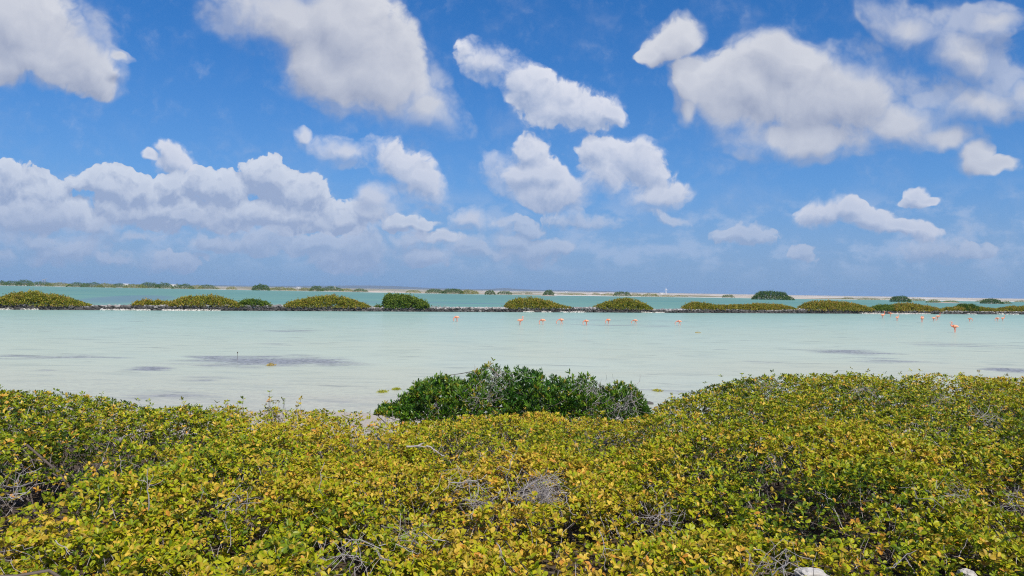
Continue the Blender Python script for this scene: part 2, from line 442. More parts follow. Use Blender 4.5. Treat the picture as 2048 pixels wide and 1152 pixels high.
def build_ground():
    rr = np.concatenate([np.linspace(0.0, 24, 70), np.geomspace(25, 560, 26), np.linspace(575, 1000, 70), np.geomspace(1020, 14000, 46)])
    fine = np.radians(np.linspace(90 - 44, 90 + 44, 300)); coarse = np.radians(np.linspace(134.5, 360 + 45.5, 90))
    th = np.concatenate([fine, coarse])
    R, T = np.meshgrid(rr, th, indexing='ij')
    X, Y = R * np.cos(T), R * np.sin(T)
    Z = ground_z(X, Y)
    V = np.stack([X, Y, Z], -1).reshape(-1, 3)
    nr, nt = R.shape
    i, j = np.meshgrid(np.arange(nr - 1), np.arange(nt), indexing='ij')
    j2 = (j + 1) % nt
    Q = np.stack([i * nt + j, (i + 1) * nt + j, (i + 1) * nt + j2, i * nt + j2], -1).reshape(-1, 4)
    m, g = new_mat('sand')
    pos = g.node('ShaderNodeNewGeometry').outputs['Position']
    x, y, z = g.sep(pos)
    fine_n = g.noise(pos, 9.0, 6.0, 0.65)
    coral = g.node('ShaderNodeTexVoronoi', {'Vector': pos, 'Scale': 22.0}).outputs[0]
    near = g.mix(fine_n, (0.30, 0.26, 0.20), (0.60, 0.56, 0.49))
    near = g.mix(g.m('MULTIPLY', g.ss(coral, 0.12, 0.3), 0.4), near, (0.34, 0.29, 0.23))
    near = g.mix(g.m('MULTIPLY', g.ss(y, 15.5, 13.0), g.ss(fine_n, 0.25, 0.5, 0.75, 1.0)), near, g.mix(fine_n, (0.035, 0.025, 0.016), (0.13, 0.095, 0.06)))   # leaf-litter brown under the bushes, painted dark to deepen the shade in gaps
    # beyond the water: salt flats with low growth in streaks that run along the shore
    st = g.vm('MULTIPLY', pos, (0.010, 0.006, 0.0))
    n1 = g.noise(st, 1.0, 6.0, 0.6); n2 = g.noise(g.vm('MULTIPLY', pos, (0.003, 0.004, 0.0)), 1.0, 5.0, 0.6)
    far = g.mix(g.ss(n2, 0.4, 0.6), (0.62, 0.50, 0.42), (0.60, 0.57, 0.52))
    grow = g.lin(x, -350.0, 350.0, 0.40, 0.50)
    scrub = g.m('MULTIPLY', g.ss(n1, grow, g.m('ADD', grow, 0.06)), 0.85)
    far = g.mix(scrub, far, (0.14, 0.135, 0.05))
    pan = g.ss(g.noise(g.vm('MULTIPLY', pos, (0.0016, 0.0042, 0.0)), 1.0, 3.0, 0.5, ), 0.56, 0.60)
    far = g.mix(g.m('MULTIPLY', pan, 0.8), far, (0.40, 0.44, 0.40))
    beach = g.ss(z, 0.16, 0.08)
    far = g.mix(beach, far, (0.66, 0.61, 0.54))
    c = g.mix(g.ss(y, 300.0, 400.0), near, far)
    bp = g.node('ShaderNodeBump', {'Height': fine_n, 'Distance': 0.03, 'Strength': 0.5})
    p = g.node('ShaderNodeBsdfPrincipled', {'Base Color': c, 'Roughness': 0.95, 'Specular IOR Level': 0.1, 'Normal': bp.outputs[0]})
    g.node('ShaderNodeOutputMaterial', {0: p.outputs[0]})
    link('ground', np_mesh('ground', V, None, Q, smooth=True), m, kind='structure')
build_ground()

# dark patches of weed on the bed of the near lagoon: place in the photo, size in photo pixels, strength
PATCHES = [(130, 713, 150, 11, 0.9), (40, 712, 90, 9, .6), (520, 722, 190, 22, 1.5), (640, 724, 130, 12, 1.1), (430, 716, 90, 12, 1.0), (296, 737, 62, 8, 1.3), (1700, 704, 130, 10, 1.0), (1800, 722, 150, 9, .6),
           (2040, 742, 70, 9, 1.2), (1500, 724, 60, 5, .8), (1900, 690, 200, 9, .55), (330, 792, 140, 13, .75), (420, 757, 90, 8, .6), (1260, 651, 160, 5, .6),
           (560, 662, 130, 6, .55), (1330, 783, 90, 8, .8), (700, 800, 120, 14, .45), (1180, 640, 260, 5, .4), (90, 742, 40, 4, .7), (560, 688, 60, 4, .7)]

def water_mat(name, near):
    m, g = new_mat(name)
    pos = g.node('ShaderNodeNewGeometry').outputs['Position']
    x, y, z = g.sep(pos)
    P2 = g.xyz(x, y, 0.0)
    wind = g.node('ShaderNodeMapping', {'Vector': P2, 'Rotation': (0, 0, math.radians(12)), 'Scale': (0.35, 1.0, 1.0)}).outputs[0]
    broad = g.noise(wind, 0.10, 5.0, 0.6, noise_dimensions='2D')
    mid = g.noise(wind, 0.9, 5.0, 0.62, noise_dimensions='2D')
    rip = g.noise(g.vm('MULTIPLY', wind, (2.2, 1.0, 1.0)), 6.0, 4.0, 0.6, noise_dimensions='2D')
    if near:
        d = g.m('SUBTRACT', y, g.m('MULTIPLY', x, 0.25))
        c = g.ramp(g.lin(g.m('ADD', d, g.m('MULTIPLY', g.m('SUBTRACT', broad, 0.5), 26.0)), 18.0, 118.0),
                   [(0.0, (0.45, 0.435, 0.345)), (0.06, (0.465, 0.478, 0.37)), (0.25, (0.430, 0.488, 0.39)), (0.55, (0.35, 0.46, 0.39)), (1.0, (0.24, 0.40, 0.36))])
        c = g.mix(g.ss(mid, 0.46, 0.74, 0.0, 0.26), c, (0.22, 0.27, 0.25))
        stre = g.noise(g.vm('MULTIPLY', wind, (0.5, 2.2, 1.0)), 1.4, 5.0, 0.7, noise_dimensions='2D')
        c = g.mix(g.ss(stre, 0.50, 0.70, 0.0, 0.30), c, (0.50, 0.53, 0.44))
        c = g.mix(g.ss(stre, 0.44, 0.28, 0.0, 0.35), c, (0.20, 0.24, 0.23))
        c = g.mix(g.ss(broad, 0.5, 0.75, 0.0, 0.25), c, (0.50, 0.56, 0.47))
        # weed patches
        wq = g.vm('ADD', P2, g.vm('SCALE', g.vm('SUBTRACT', g.noise(wind, 0.5, 4.0, 0.6, out=1, noise_dimensions='2D'), (0.5, 0.5, 0.5)), 3.2))
        wq = g.vm('MULTIPLY', wq, (1, 1, 0))
        e = None
        for px, py, w, h, s in PATCHES:
            c0 = spot(px, py); dy = (spot(px, py - h * 0.5).y - spot(px, py + h * 0.5).y) * 0.5
            mp = g.node('ShaderNodeMapping', {'Vector': wq, 'Location': (c0.x, c0.y, 0), 'Scale': (w / F * c0.y, dy * 1.5, 1)}, vector_type='TEXTURE')
            gr = g.m('MULTIPLY', g.node('ShaderNodeTexGradient', {0: mp.outputs[0]}, gradient_type='SPHERICAL').outputs['Fac'], s)
            e = gr if e is None else g.m('MAXIMUM', e, gr)
        weed = g.m('MULTIPLY', g.ss(g.m('ADD', g.m('ADD', e, g.m('MULTIPLY', g.m('SUBTRACT', mid, 0.5), 1.6)), g.m('MULTIPLY', g.m('SUBTRACT', stre, 0.5), 1.2)), 0.05, 1.05), 0.80)
        weed = g.m('MULTIPLY', weed, g.ss(e, 0.0, 0.15))
        c = g.mix(weed, c, g.mix(g.ss(rip, 0.35, 0.65), (0.07, 0.068, 0.09), (0.30, 0.30, 0.34)))
        # loose weed flecks
        fl = g.noise(g.vm('MULTIPLY', P2, (0.30, 1.2, 1)), 0.8, 3.0, 0.5, noise_dimensions='2D')
        c = g.mix(g.ss(fl, 0.69, 0.76, 0.0, 0.5), c, (0.14, 0.15, 0.15))
        # rippled light over the sand in the shallows
        shal = g.ss(y, 34.0, 20.0)
        c = g.mix(g.m('MULTIPLY', shal, g.ss(rip, 0.4, 0.7, 0.0, 0.45)), c, (0.28, 0.27, 0.25))
        rough, spec, bd = 0.14, 0.17, 0.012
    else:
        c = g.ramp(g.lin(g.m('ADD', y, g.m('MULTIPLY', g.m('SUBTRACT', broad, 0.5), 120.0)), 90.0, 620.0),
                   [(0.0, (0.20, 0.33, 0.27)), (0.12, (0.150, 0.295, 0.24)), (0.45, (0.120, 0.255, 0.215)), (1.0, (0.145, 0.28, 0.23))])
        b2 = g.noise(g.vm('MULTIPLY', P2, (0.010, 0.05, 1)), 1.0, 4.0, 0.55, noise_dimensions='2D')
        c = g.mix(g.ss(b2, 0.45, 0.68, 0.0, 0.5), c, (0.075, 0.22, 0.215))
        # a dark tongue of weed running away from the causeway
        c0 = spot(205, 606); c1 = spot(300, 591)
        ax = math.atan2(c1.y - c0.y, c1.x - c0.x)
        mid_ = (c0 + c1) / 2
        for (mx, my, sx, sy, rt) in ((mid_.x, mid_.y, (c1 - c0).length * 0.75, 13, ax), (spot(880, 606).x, spot(880, 606).y, 40, 9, 0.1)):
            mp = g.node('ShaderNodeMapping', {'Vector': P2, 'Location': (mx, my, 0), 'Rotation': (0, 0, rt), 'Scale': (sx, sy, 1)}, vector_type='TEXTURE')
            gr = g.node('ShaderNodeTexGradient', {0: mp.outputs[0]}, gradient_type='SPHERICAL').outputs['Fac']
            c = g.mix(g.ss(g.m('ADD', gr, g.m('MULTIPLY', g.m('SUBTRACT', mid, 0.5), 0.4)), 0.1, 0.5, 0.0, 0.7), c, (0.13, 0.20, 0.25))
        rough, spec, bd = 0.22, 0.14, 0.02
    b1 = g.node('ShaderNodeBump', {'Height': rip, 'Distance': bd, 'Strength': 0.8})
    b2 = g.node('ShaderNodeBump', {'Height': mid, 'Distance': bd * 3.5, 'Strength': 0.7, 'Normal': b1.outputs[0]})
    # milky water: light scattered back from below, with the sky mirrored only by the facets that face the eye
    df = g.node('ShaderNodeBsdfDiffuse', {'Color': c, 'Roughness': 0.0})
    gl = g.node('ShaderNodeBsdfAnisotropic', {'Color': (1, 1, 1, 1), 'Roughness': rough, 'Normal': b2.outputs[0]})
    fr = g.node('ShaderNodeFresnel', {'IOR': 1.33, 'Normal': b2.outputs[0]})
    mx = g.node('ShaderNodeMixShader', {0: g.m('MINIMUM', g.m('MULTIPLY', fr.outputs[0], 0.6), spec), 1: df.outputs[0], 2: gl.outputs[0]})
    g.node('ShaderNodeOutputMaterial', {0: mx.outputs[0]})
    return m

def poly_sheet(name, pts, mat, z=0.0):
    bm = bmesh.new()
    vs = [bm.verts.new((p[0], p[1], z)) for p in pts]
    f = bm.faces.new(vs); bm.normal_update()
    if f.normal.z < 0: f.normal_flip()
    bmesh.ops.triangulate(bm, faces=[f])
    me = bpy.data.meshes.new(name); bm.to_mesh(me); bm.free()
    return link(name, me, mat, kind='structure')
poly_sheet('lagoon_water', [(-420, 12), (620, 12)] + [tuple(p) for p in CAUSE[::-1]], water_mat('lagoon_water', True))
poly_sheet('outer_lagoon_water', [tuple(p) for p in CAUSE] + [(1500, 330), (1500, 1250), (-1500, 1250), (-1500, 30)], water_mat('outer_lagoon_water', False), 0.0)

def build_hills():
    m, g = new_mat('far_hill')
    pos = g.node('ShaderNodeNewGeometry').outputs['Position']
    n = g.noise(pos, 0.004, 6.0, 0.6)
    c = g.mix(n, (0.07, 0.085, 0.05), (0.20, 0.17, 0.13))
    p = g.node('ShaderNodeBsdfPrincipled', {'Base Color': c, 'Roughness': 1.0, 'Specular IOR Level': 0.0})
    g.node('ShaderNodeOutputMaterial', {0: p.outputs[0]})
    # ridge seen from the eye: photo x, pixels above the horizon
    prof = [(-300, 0), (0, 1), (250, 1.5), (330, 2.0), (470, 2.5), (560, 3.5), (640, 5.5), (700, 7.8), (740, 8.5), (790, 8.0), (830, 5.5), (880, 3.5), (940, 2.5), (975, 3.5),
            (1000, 6.5), (1015, 7.0), (1040, 5.0), (1080, 3.4), (1150, 3.0), (1210, 3.4), (1250, 1.5), (1400, 0.5), (1800, 0.3), (2300, 0)]
    pxs = np.linspace(-300, 2300, 260); hh = np.interp(pxs, [a for a, b in prof], [b for a, b in prof])
    D = 10500.0
    rows = [(-700, 0.0), (-350, 0.45), (0, 1.0), (500, 0.9), (1200, 0.3), (2000, 0.0)]
    V = []
    for dy, k in rows:
        y = D + dy
        z = 0.2 + (hh * 0.7 / F * D + 2.5 * (fnoise(pxs * 0.02, pxs * 0 + dy, 9) - 0.4) * (hh > 1)) * k
        V.append(np.stack([(pxs - 1024) / F * y, np.full_like(pxs, y), np.maximum(z, 0.0)], -1))
    V = np.array(V); nr, nt = V.shape[:2]
    i, j = np.meshgrid(np.arange(nr - 1), np.arange(nt - 1), indexing='ij')
    Q = np.stack([i * nt + j, i * nt + j + 1, (i + 1) * nt + j + 1, (i + 1) * nt + j], -1).reshape(-1, 4)
    link('hills', np_mesh('hills', V.reshape(-1, 3), None, Q, smooth=True), m, kind='structure')
build_hills()
# ------------------------------------------------------------------ haze
def haze():
    bm = bmesh.new(); r = bmesh.ops.create_cube(bm, size=1.0)
    for v in r['verts']: v.co = Vector((v.co.x * 30000, v.co.y * 30000, v.co.z * 58 + 27.6))
    me = bpy.data.meshes.new('haze'); bm.to_mesh(me); bm.free()
    m, g = new_mat('haze')
    v = g.node('ShaderNodeVolumePrincipled', {'Color': (0.45, 0.67, 0.96), 'Density': 8.5e-5, 'Anisotropy': 0.0})
    g.l.new(v.outputs[0], g.node('ShaderNodeOutputMaterial').inputs['Volume'])
    link('haze', me, m, kind='stuff')
haze()
# ------------------------------------------------------------------ stone causeway
SEGL = np.hypot(*np.diff(CAUSE, axis=0).T); CUM = np.concatenate([[0], np.cumsum(SEGL)])
def on_cause(s):
    s = np.asarray(s, float)
    x = np.interp(s, CUM, CAUSE[:, 0]); y = np.interp(s, CUM, CAUSE[:, 1])
    k = np.clip(np.searchsorted(CUM, s, side='right') - 1, 0, len(SEGL) - 1)
    t = np.diff(CAUSE, axis=0)[k] / SEGL[k][..., None]
    return x, y, t
def s_of_px(px):
    """distance along the causeway at a bearing of the photograph"""
    ss = np.linspace(0, CUM[-1], 6000); x, y, t = on_cause(ss)
    return float(ss[np.argmin(np.abs(x / y - bear(px)))])

def ico(sub):
    bm = bmesh.new(); bmesh.ops.create_icosphere(bm, subdivisions=sub, radius=1.0)
    V = np.array([v.co for v in bm.verts]); T = np.array([[v.index for v in f.verts] for f in bm.faces]); bm.free()
    return V, T
ICO1, ICO2 = ico(1), ico(2)

def rocks_arrays(P, S, tint, tmpl=ICO1, rough=0.30, boxy=0.6):
    """P centres, S (n,3) half sizes; irregular blocks"""
    V, T = tmpl; n, k = len(P), len(V)
    U = np.sign(V) * np.abs(V) ** boxy; U = U / np.abs(U).max()
    W_ = U[None] * (1 + RNG.normal(0, rough * 0.5, (n, k, 1))) + RNG.normal(0, rough * 0.18, (n, k, 3))
    W_ = W_ * S[:, None, :]
    a = RNG.random(n) * 6.28; ca, sa = np.cos(a), np.sin(a); tl = RNG.normal(0, .18, (n, 2))
    X = W_[..., 0] * ca[:, None] - W_[..., 1] * sa[:, None]; Y = W_[..., 0] * sa[:, None] + W_[..., 1] * ca[:, None]
    Z = W_[..., 2] + X * tl[:, :1] + Y * tl[:, 1:]
    out = np.stack([X, Y, Z], -1) + P[:, None, :]
    TT = (T[None] + (np.arange(n) * k)[:, None, None]).reshape(-1, 3)
    return out.reshape(-1, 3), TT, None, np.repeat(tint, k)

def stone_mat(name, c0, c1, c2):
    m, g = new_mat(name)
    a = g.node('ShaderNodeAttribute', attribute_name='tint').outputs['Fac']
    pos = g.node('ShaderNodeNewGeometry').outputs['Position']
    n = g.noise(pos, 6.0, 5.0, 0.65)
    c = g.ramp(g.m('ADD', g.m('MULTIPLY', a, 0.75), g.m('MULTIPLY', n, 0.25)), [(0.0, c0), (0.5, c1), (1.0, c2)])
    b = g.node('ShaderNodeBump', {'Height': n, 'Distance': 0.03, 'Strength': 0.7})
    p = g.node('ShaderNodeBsdfPrincipled', {'Base Color': c, 'Roughness': 0.95, 'Specular IOR Level': 0.15, 'Normal': b.outputs[0]})
    g.node('ShaderNodeOutputMaterial', {0: p.outputs[0]})
    return m
M_STONE = stone_mat('weathered_limestone', (0.018, 0.017, 0.016), (0.10, 0.095, 0.09), (0.58, 0.55, 0.52))
M_CORAL = stone_mat('white_coral_stone', (0.27, 0.245, 0.21), (0.48, 0.45, 0.40), (0.68, 0.65, 0.60))

def build_causeway():
    s0, s1 = s_of_px(-260), s_of_px(2330)
    mid = on_cause(np.array((s0 + s1) / 2)); org = Vector((float(mid[0]), float(mid[1]), 0))
    root = thing('stone_causeway', 'low dry-laid wall of dark weathered stones that divides the two lagoons', 'causeway', org)
    off = np.array(org)
    # rows of stones: sideways place, height, size, how pale
    rows = []
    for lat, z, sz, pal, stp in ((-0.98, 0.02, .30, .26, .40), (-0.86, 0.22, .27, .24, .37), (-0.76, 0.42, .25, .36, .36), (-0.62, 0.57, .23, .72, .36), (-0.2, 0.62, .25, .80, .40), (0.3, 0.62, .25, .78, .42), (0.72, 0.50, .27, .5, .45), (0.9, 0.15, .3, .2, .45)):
        s = np.arange(s0, s1, stp); s = s + RNG.normal(0, .08, len(s))
        x, y, t = on_cause(s); nrm = np.stack([-t[:, 1], t[:, 0]], 1)
        wob = 0.14 * (vnoise(s * 0.13, s * 0, 81) - .5) * 2
        l = lat + RNG.normal(0, .05, len(s)) + wob
        hgt = (0.76 + 0.50 * vnoise(s * 0.09, s * 0 + 4, 82))
        P = np.stack([x + nrm[:, 0] * l, y + nrm[:, 1] * l, z * hgt + RNG.normal(0, .025, len(s))], 1)
        S = np.stack([RNG.uniform(.7, 1.35, len(s)) * sz, RNG.uniform(.7, 1.1, len(s)) * sz, RNG.uniform(.40, .62, len(s)) * sz], 1)
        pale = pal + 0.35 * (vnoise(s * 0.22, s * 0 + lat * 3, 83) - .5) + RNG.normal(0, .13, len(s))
        rows.append((P, S, np.clip(pale, 0, 1), s, np.full(len(s), lat)))
    P, S, C, s, lat = (np.concatenate(a) for a in zip(*rows))
    px = 1024 + F * P[:, 0] / P[:, 1]
    # the largest stones in view on the front and the cap are objects of their own
    cand = np.where((px > 0) & (px < 2048) & (lat < -0.5) & (P[:, 2] > .1))[0]
    score = S[cand, 0] * S[cand, 2] / P[cand, 1] ** 2
    solo = cand[np.argsort(-score)[:290]]
    rest = np.setdiff1d(np.arange(len(P)), solo)
    a = rocks_arrays(P[rest] - off, S[rest], C[rest])
    link('small_stones', np_mesh('small_stones', *a), M_STONE, root, kind='stuff')
    for i in solo:
        V, T, _q, c = rocks_arrays(np.zeros((1, 3)), S[i:i + 1] * 1.08, C[i:i + 1])
        link('stone', np_mesh('stone', V, T, None, c), M_STONE, root, tuple(P[i] - off))
    # packed rubble heart so that no light comes through
    ss = np.arange(s0, s1, 1.0); x, y, t = on_cause(ss); n = len(ss)
    nrm = np.stack([-t[:, 1], t[:, 0]], 1)
    prof = [(-.82, -.3), (-.66, .42), (.6, .42), (.8, -.3)]
    V = np.array([[(x[i] + nrm[i, 0] * l, y[i] + nrm[i, 1] * l, z) for l, z in prof] for i in range(n)]).reshape(-1, 3) - off
    i, j = np.meshgrid(np.arange(n - 1), np.arange(3), indexing='ij')
    Q = np.stack([i * 4 + j, (i + 1) * 4 + j, (i + 1) * 4 + j + 1, i * 4 + j + 1], -1).reshape(-1, 4)
    link('rubble_core', np_mesh('rubble_core', V, None, Q, np.full(n * 4, .12)), M_STONE, root)
    # pale coral rubble washed up at the foot of the wall
    banks = [((8, 30), .9, 'small heap of pale coral stones at the left end of the causeway foot'),
             ((50, 110), .7, 'thin row of pale coral stones under the leftmost large causeway bush'),
             ((205, 455), 1.0, 'long strip of white coral rubble along the causeway foot on the left'),
             ((1040, 1190), 1.1, 'white coral rubble between the two round olive bushes right of centre'),
             ((1255, 1345), .5, 'sparse pale coral stones right of the round olive bush, at the causeway foot'),
             ((1715, 1850), 1.4, 'bright white coral bank behind the standing flamingos at the right'),
             ((1925, 1965), 1.2, 'short bright white coral bank near the right end of the causeway'),
             ((1985, 2040), .6, 'thin line of pale coral stones at the right end of the causeway')]
    for (a0, a1), dn, lab in banks:
        sa, sb = s_of_px(a0), s_of_px(a1)
        nn = int((sb - sa) * 24 * dn)
        q = RNG.random(nn); sv = sa + (sb - sa) * q
        kp = vnoise(sv * .55, sv * 0 + a0, 88) > .47; q, sv = q[kp], sv[kp]; nn = len(q)
        x, y, t = on_cause(sv); nrm = np.stack([-t[:, 1], t[:, 0]], 1)
        edge = np.sin(q * PI) ** .4
        l = -1.02 - RNG.random(nn) ** 1.3 * 0.85 * dn * edge
        z = 0.02 + 0.13 * (1.9 + l) / 0.9 * RNG.random(nn)
        Pp = np.stack([x + nrm[:, 0] * l, y + nrm[:, 1] * l, np.maximum(z, 0.0)], 1)
        sz = RNG.uniform(.05, .17, nn); Sz = np.stack([sz * RNG.uniform(.8, 1.6, nn), sz, sz * RNG.uniform(.5, .9, nn)], 1)
        c = on_cause(np.array((sa + sb) / 2)); o3 = np.array([float(c[0]), float(c[1]), 0])
        V, T, _q, C2 = rocks_arrays(Pp - o3, Sz, RNG.uniform(.2, 1, nn))
        o = link('coral_rubble', np_mesh('coral_rubble', V, T, None, C2), M_CORAL, None, tuple(o3), kind='stuff')
        tag(o, lab, 'coral rubble')
build_causeway()

# ------------------------------------------------------------------ bushes on the causeway
def shell_bush(name, label, cat, base, tvec, s_prof, h_prof, wfac, leafsz, nleaf, mat, zlow=0.0, tint_mid=.5, group=None, stems=30, droop=0.0, clump=.55, core_scale=.86, stemmat=None):
    """a bush whose skyline follows a profile along tvec; thing > crown, stems"""
    root = thing(name, label, cat, base, group)
    off = np.array(base)
    t = np.array([tvec[0], tvec[1]]); nrm = np.array([-t[1], t[0]])
    S0, S1 = s_prof[0], s_prof[-1]; Hm = max(h_prof)
    n = int(nleaf * 2.6)
    s = RNG.uniform(S0, S1, n); H = np.interp(s, s_prof, h_prof)
    keep = RNG.random(n) < np.clip(H / Hm + .15, 0, 1); s, H = s[keep], H[keep]; n = len(s)
    phi = RNG.uniform(-.02, PI, n); rad = 1 - np.where(RNG.random(n) < .6, RNG.random(n) ** 2.0 * 0.30, RNG.random(n) * .7)
    # clumpy surface
    l0 = 2.0
    cl = fnoise(s / clump + 7, phi * Hm / clump * 1.1, int(abs(base[0])) + 5, 3)
    cf = fnoise(s / clump * 3.1 + 3, phi * Hm / clump * 3.3 + l0, int(abs(base[0])) + 9, 2)
    rad = rad * (1 + (cl - .5) * 0.55 + (cf - .5) * 0.40)
    W_ = np.minimum(wfac * Hm, wfac * H * 1.5 + .15)
    l = -np.cos(phi) * rad * W_
    z = zlow + np.maximum(np.sin(phi), 0) ** .75 * rad * (H - zlow)
    drop = (cl < 0.34) | (cf < 0.33)
    s2, l2, z2 = s[~drop], l[~drop], z[~drop]; ph = phi[~drop]; n = len(s2)
    P = np.stack([t[0] * s2 + nrm[0] * l2, t[1] * s2 + nrm[1] * l2, z2], 1)
    N = np.stack([nrm[0] * -np.cos(ph), nrm[1] * -np.cos(ph), np.sin(ph) + .35], 1) + RNG.normal(0, .45, (n, 3))
    D = N + RNG.normal(0, .7, (n, 3)); D[:, 2] += .15
    L = leafsz * RNG.uniform(.6, 1.4, n)
    out = RNG.random(n) < .05; P = P + unit(P * np.array([.3, .3, 1])) * (out * RNG.random(n) * leafsz * 1.8)[:, None]
    tt = np.clip(tint_mid + (cl[~drop] - .5) * .7 + (cf[~drop] - .5) * 1.1 + RNG.normal(0, .24, n), 0, 1)
    V, T, Q, C = leaves_arrays(P, D, unit(N), L, L * .62, tt, LEAF_LOW)
    link('crown', np_mesh('crown', V, T, Q, C), mat, root, kind='stuff')
    # woody stems inside
    m = stems
    s = RNG.uniform(S0 * .8 + S1 * .2, S1 * .8 + S0 * .2, m); H = np.interp(s, s_prof, h_prof)
    P0 = np.stack([t[0] * s, t[1] * s, np.full(m, -.15)], 1)
    ls = RNG.normal(0, .45, m) * wfac * Hm; s1_ = np.clip(s + RNG.normal(0, .25, m) * (S1 - S0) * .5, S0, S1); H1 = np.interp(s1_, s_prof, h_prof)
    P1 = np.stack([t[0] * s1_ + nrm[0] * ls, t[1] * s1_ + nrm[1] * ls, H1 * RNG.uniform(.5, .88, m)], 1)
    a = tubes(wiggly(P0, P1, 5, .06), np.linspace(1, .35, 5)[None] * RNG.uniform(.02, .05, m)[:, None] * max(Hm / 2.2, .6), 4)
    link('stems', np_mesh('stems', a[0], None, a[2], a[3]), stemmat or M_STEM, root, kind='stuff')
    return root

def cause_bush(pts, label, mat, tint=.5, extra=0.0, name='mangrove_bush', lat=0.2, leafsz=.19, dens=.62, wf=0.62):
    """pts: (photo x, photo y of the skyline)"""
    ss = [s_of_px(p[0]) for p in pts]; sm = (ss[0] + ss[-1]) / 2
    x, y, t = on_cause(np.array(sm)); nrm = np.array([-t[1], t[0]]); dpt = float(y)
    base = (float(x) + nrm[0] * lat, float(y) + nrm[1] * lat, 0.0)
    hs = []
    for (px, py), s in zip(pts, ss):
        d = float(on_cause(np.array(s))[1]); hs.append(max((EYE - (py - hor(px)) / F * d) * .89, .5))
    length = ss[-1] - ss[0]
    return shell_bush(name, label, 'bush', base, t, [s - sm for s in ss], hs, wf, leafsz, int(620 * dens * length * max(max(hs), 1.0)), mat, zlow=0.55, tint_mid=tint, group='mangrove bushes on the causeway', stems=int(length * 5))

cause_bush([(-150, 606), (-60, 588), (0, 592), (40, 584), (62, 580), (90, 586), (130, 592), (160, 602), (182, 615)], 'largest olive-green bush on the causeway, spreading from the left edge', M_OLIVE, .48)
cause_bush([(262, 612), (272, 603), (290, 600), (320, 601), (350, 604)], 'low straggly yellowish bush on the causeway joined to a taller round one on its right', M_OLIVE, .62, dens=.8)
cause_bush([(338, 608), (350, 599), (375, 592), (400, 590), (430, 591), (455, 596), (480, 606), (488, 614)], 'rounded olive bush on the causeway beside a small bright green one', M_OLIVE, .52)
cause_bush([(474, 610), (484, 601), (496, 597), (512, 598), (530, 602), (545, 610)], 'small bright green bush between two olive bushes on the causeway', M_FARG, .62)
cause_bush([(566, 611), (585, 602), (610, 596), (640, 591), (665, 590), (690, 593), (710, 600), (730, 607), (742, 614)], 'long domed olive bush on the causeway left of the fresh green bush', M_OLIVE, .5)
cause_bush([(767, 612), (769, 592), (780, 588), (800, 588), (818, 591), (832, 596), (845, 600), (856, 608)], 'fresh green steep-sided bush standing alone at the middle of the causeway', M_FARG, .72, leafsz=.24)
cause_bush([(1012, 612), (1020, 602), (1035, 597), (1060, 594), (1080, 597), (1100, 602), (1120, 609), (1142, 615)], 'olive bush with a long tapering right end, first one right of centre', M_OLIVE, .48)
cause_bush([(1188, 615), (1200, 608), (1220, 602), (1245, 596), (1262, 597), (1280, 602), (1295, 610), (1304, 618)], 'evenly rounded dome-shaped olive bush on the causeway', M_OLIVE, .42)
cause_bush([(1366, 617), (1376, 608), (1390, 604), (1410, 605), (1425, 608), (1444, 612)], 'low twiggy bush with a bare left end, left part of a long row', M_OLIVE, .52, dens=.8)
cause_bush([(1430, 611), (1450, 609), (1480, 609), (1510, 607), (1540, 608), (1565, 609), (1585, 614), (1597, 620)], 'long low flat-topped yellowish bush on the causeway', M_OLIVE, .62)
cause_bush([(1602, 618), (1612, 606), (1630, 602), (1655, 601), (1680, 603), (1705, 606), (1725, 610), (1744, 618)], 'large bushy olive mound right of the long flat-topped bush', M_OLIVE, .60)
cause_bush([(1738, 618), (1752, 612), (1770, 609), (1790, 610), (1800, 614)], 'low greyish green bush wedged between two olive mounds', M_FARG, .85, dens=.7)
cause_bush([(1782, 612), (1800, 606), (1820, 606), (1840, 609), (1862, 613), (1885, 619)], 'yellowish bush on the causeway above the standing flamingos', M_OLIVE, .66)
cause_bush([(1886, 619), (1895, 615), (1915, 613), (1950, 613), (1980, 615), (2000, 619)], 'low yellow-green bush with dark green shoots sticking out of its top', M_OLIVE, .56)
cause_bush([(1920, 614), (1928, 608), (1940, 609), (1948, 608), (1956, 613)], 'small dark green shoots rising behind a low yellow-green bush', M_FARG, .45, dens=.8, lat=.5)
cause_bush([(1996, 619), (2010, 614), (2030, 612), (2060, 612), (2120, 618)], 'olive bush on the causeway cut by the right edge', M_OLIVE, .56)
cause_bush([(750, 614), (755, 609), (759, 611), (762, 614)], 'tiny green seedling just left of the fresh green bush', M_FARG, .55, dens=.6)

# bare dead branches on the wall beside the fresh green bush
def dead_branch(px, label, reach):
    s = s_of_px(px); x, y, t = on_cause(np.array(s)); base = np.array([float(x), float(y) - .3, .62])
    paths = []
    for k in range(6):
        a = RNG.uniform(-.5, .9); ln = reach * RNG.uniform(.6, 1.1)
        p1 = np.array([t[0] * ln * (1 if k % 2 else -1), t[1] * ln * (1 if k % 2 else -1), RNG.uniform(.08, .62)])
        P = wiggly(np.array([[0, 0, 0.]]), p1[None], 7, .08)[0]; P[:, 2] += np.sin(np.linspace(0, PI, 7)) * .22 * RNG.random()
        paths.append(P)
    a = tubes(np.array(paths), np.linspace(1, .35, 7)[None] * RNG.uniform(.02, .035, 6)[:, None], 4)
    o = link('dead_branch', np_mesh('dead_branch', a[0], None, a[2], a[3]), M_TWIG, None, tuple(base)); tag(o, label, 'branch', 'bare branches on the causeway')
dead_branch(749, 'pale bare branch lying on the causeway left of the fresh green bush', 1.0)
dead_branch(862, 'pale bare branch arching low over the causeway right of the fresh green bush', 1.3)
dead_branch(884, 'looped bare twig sticking up from the causeway further right of the fresh green bush', .8)
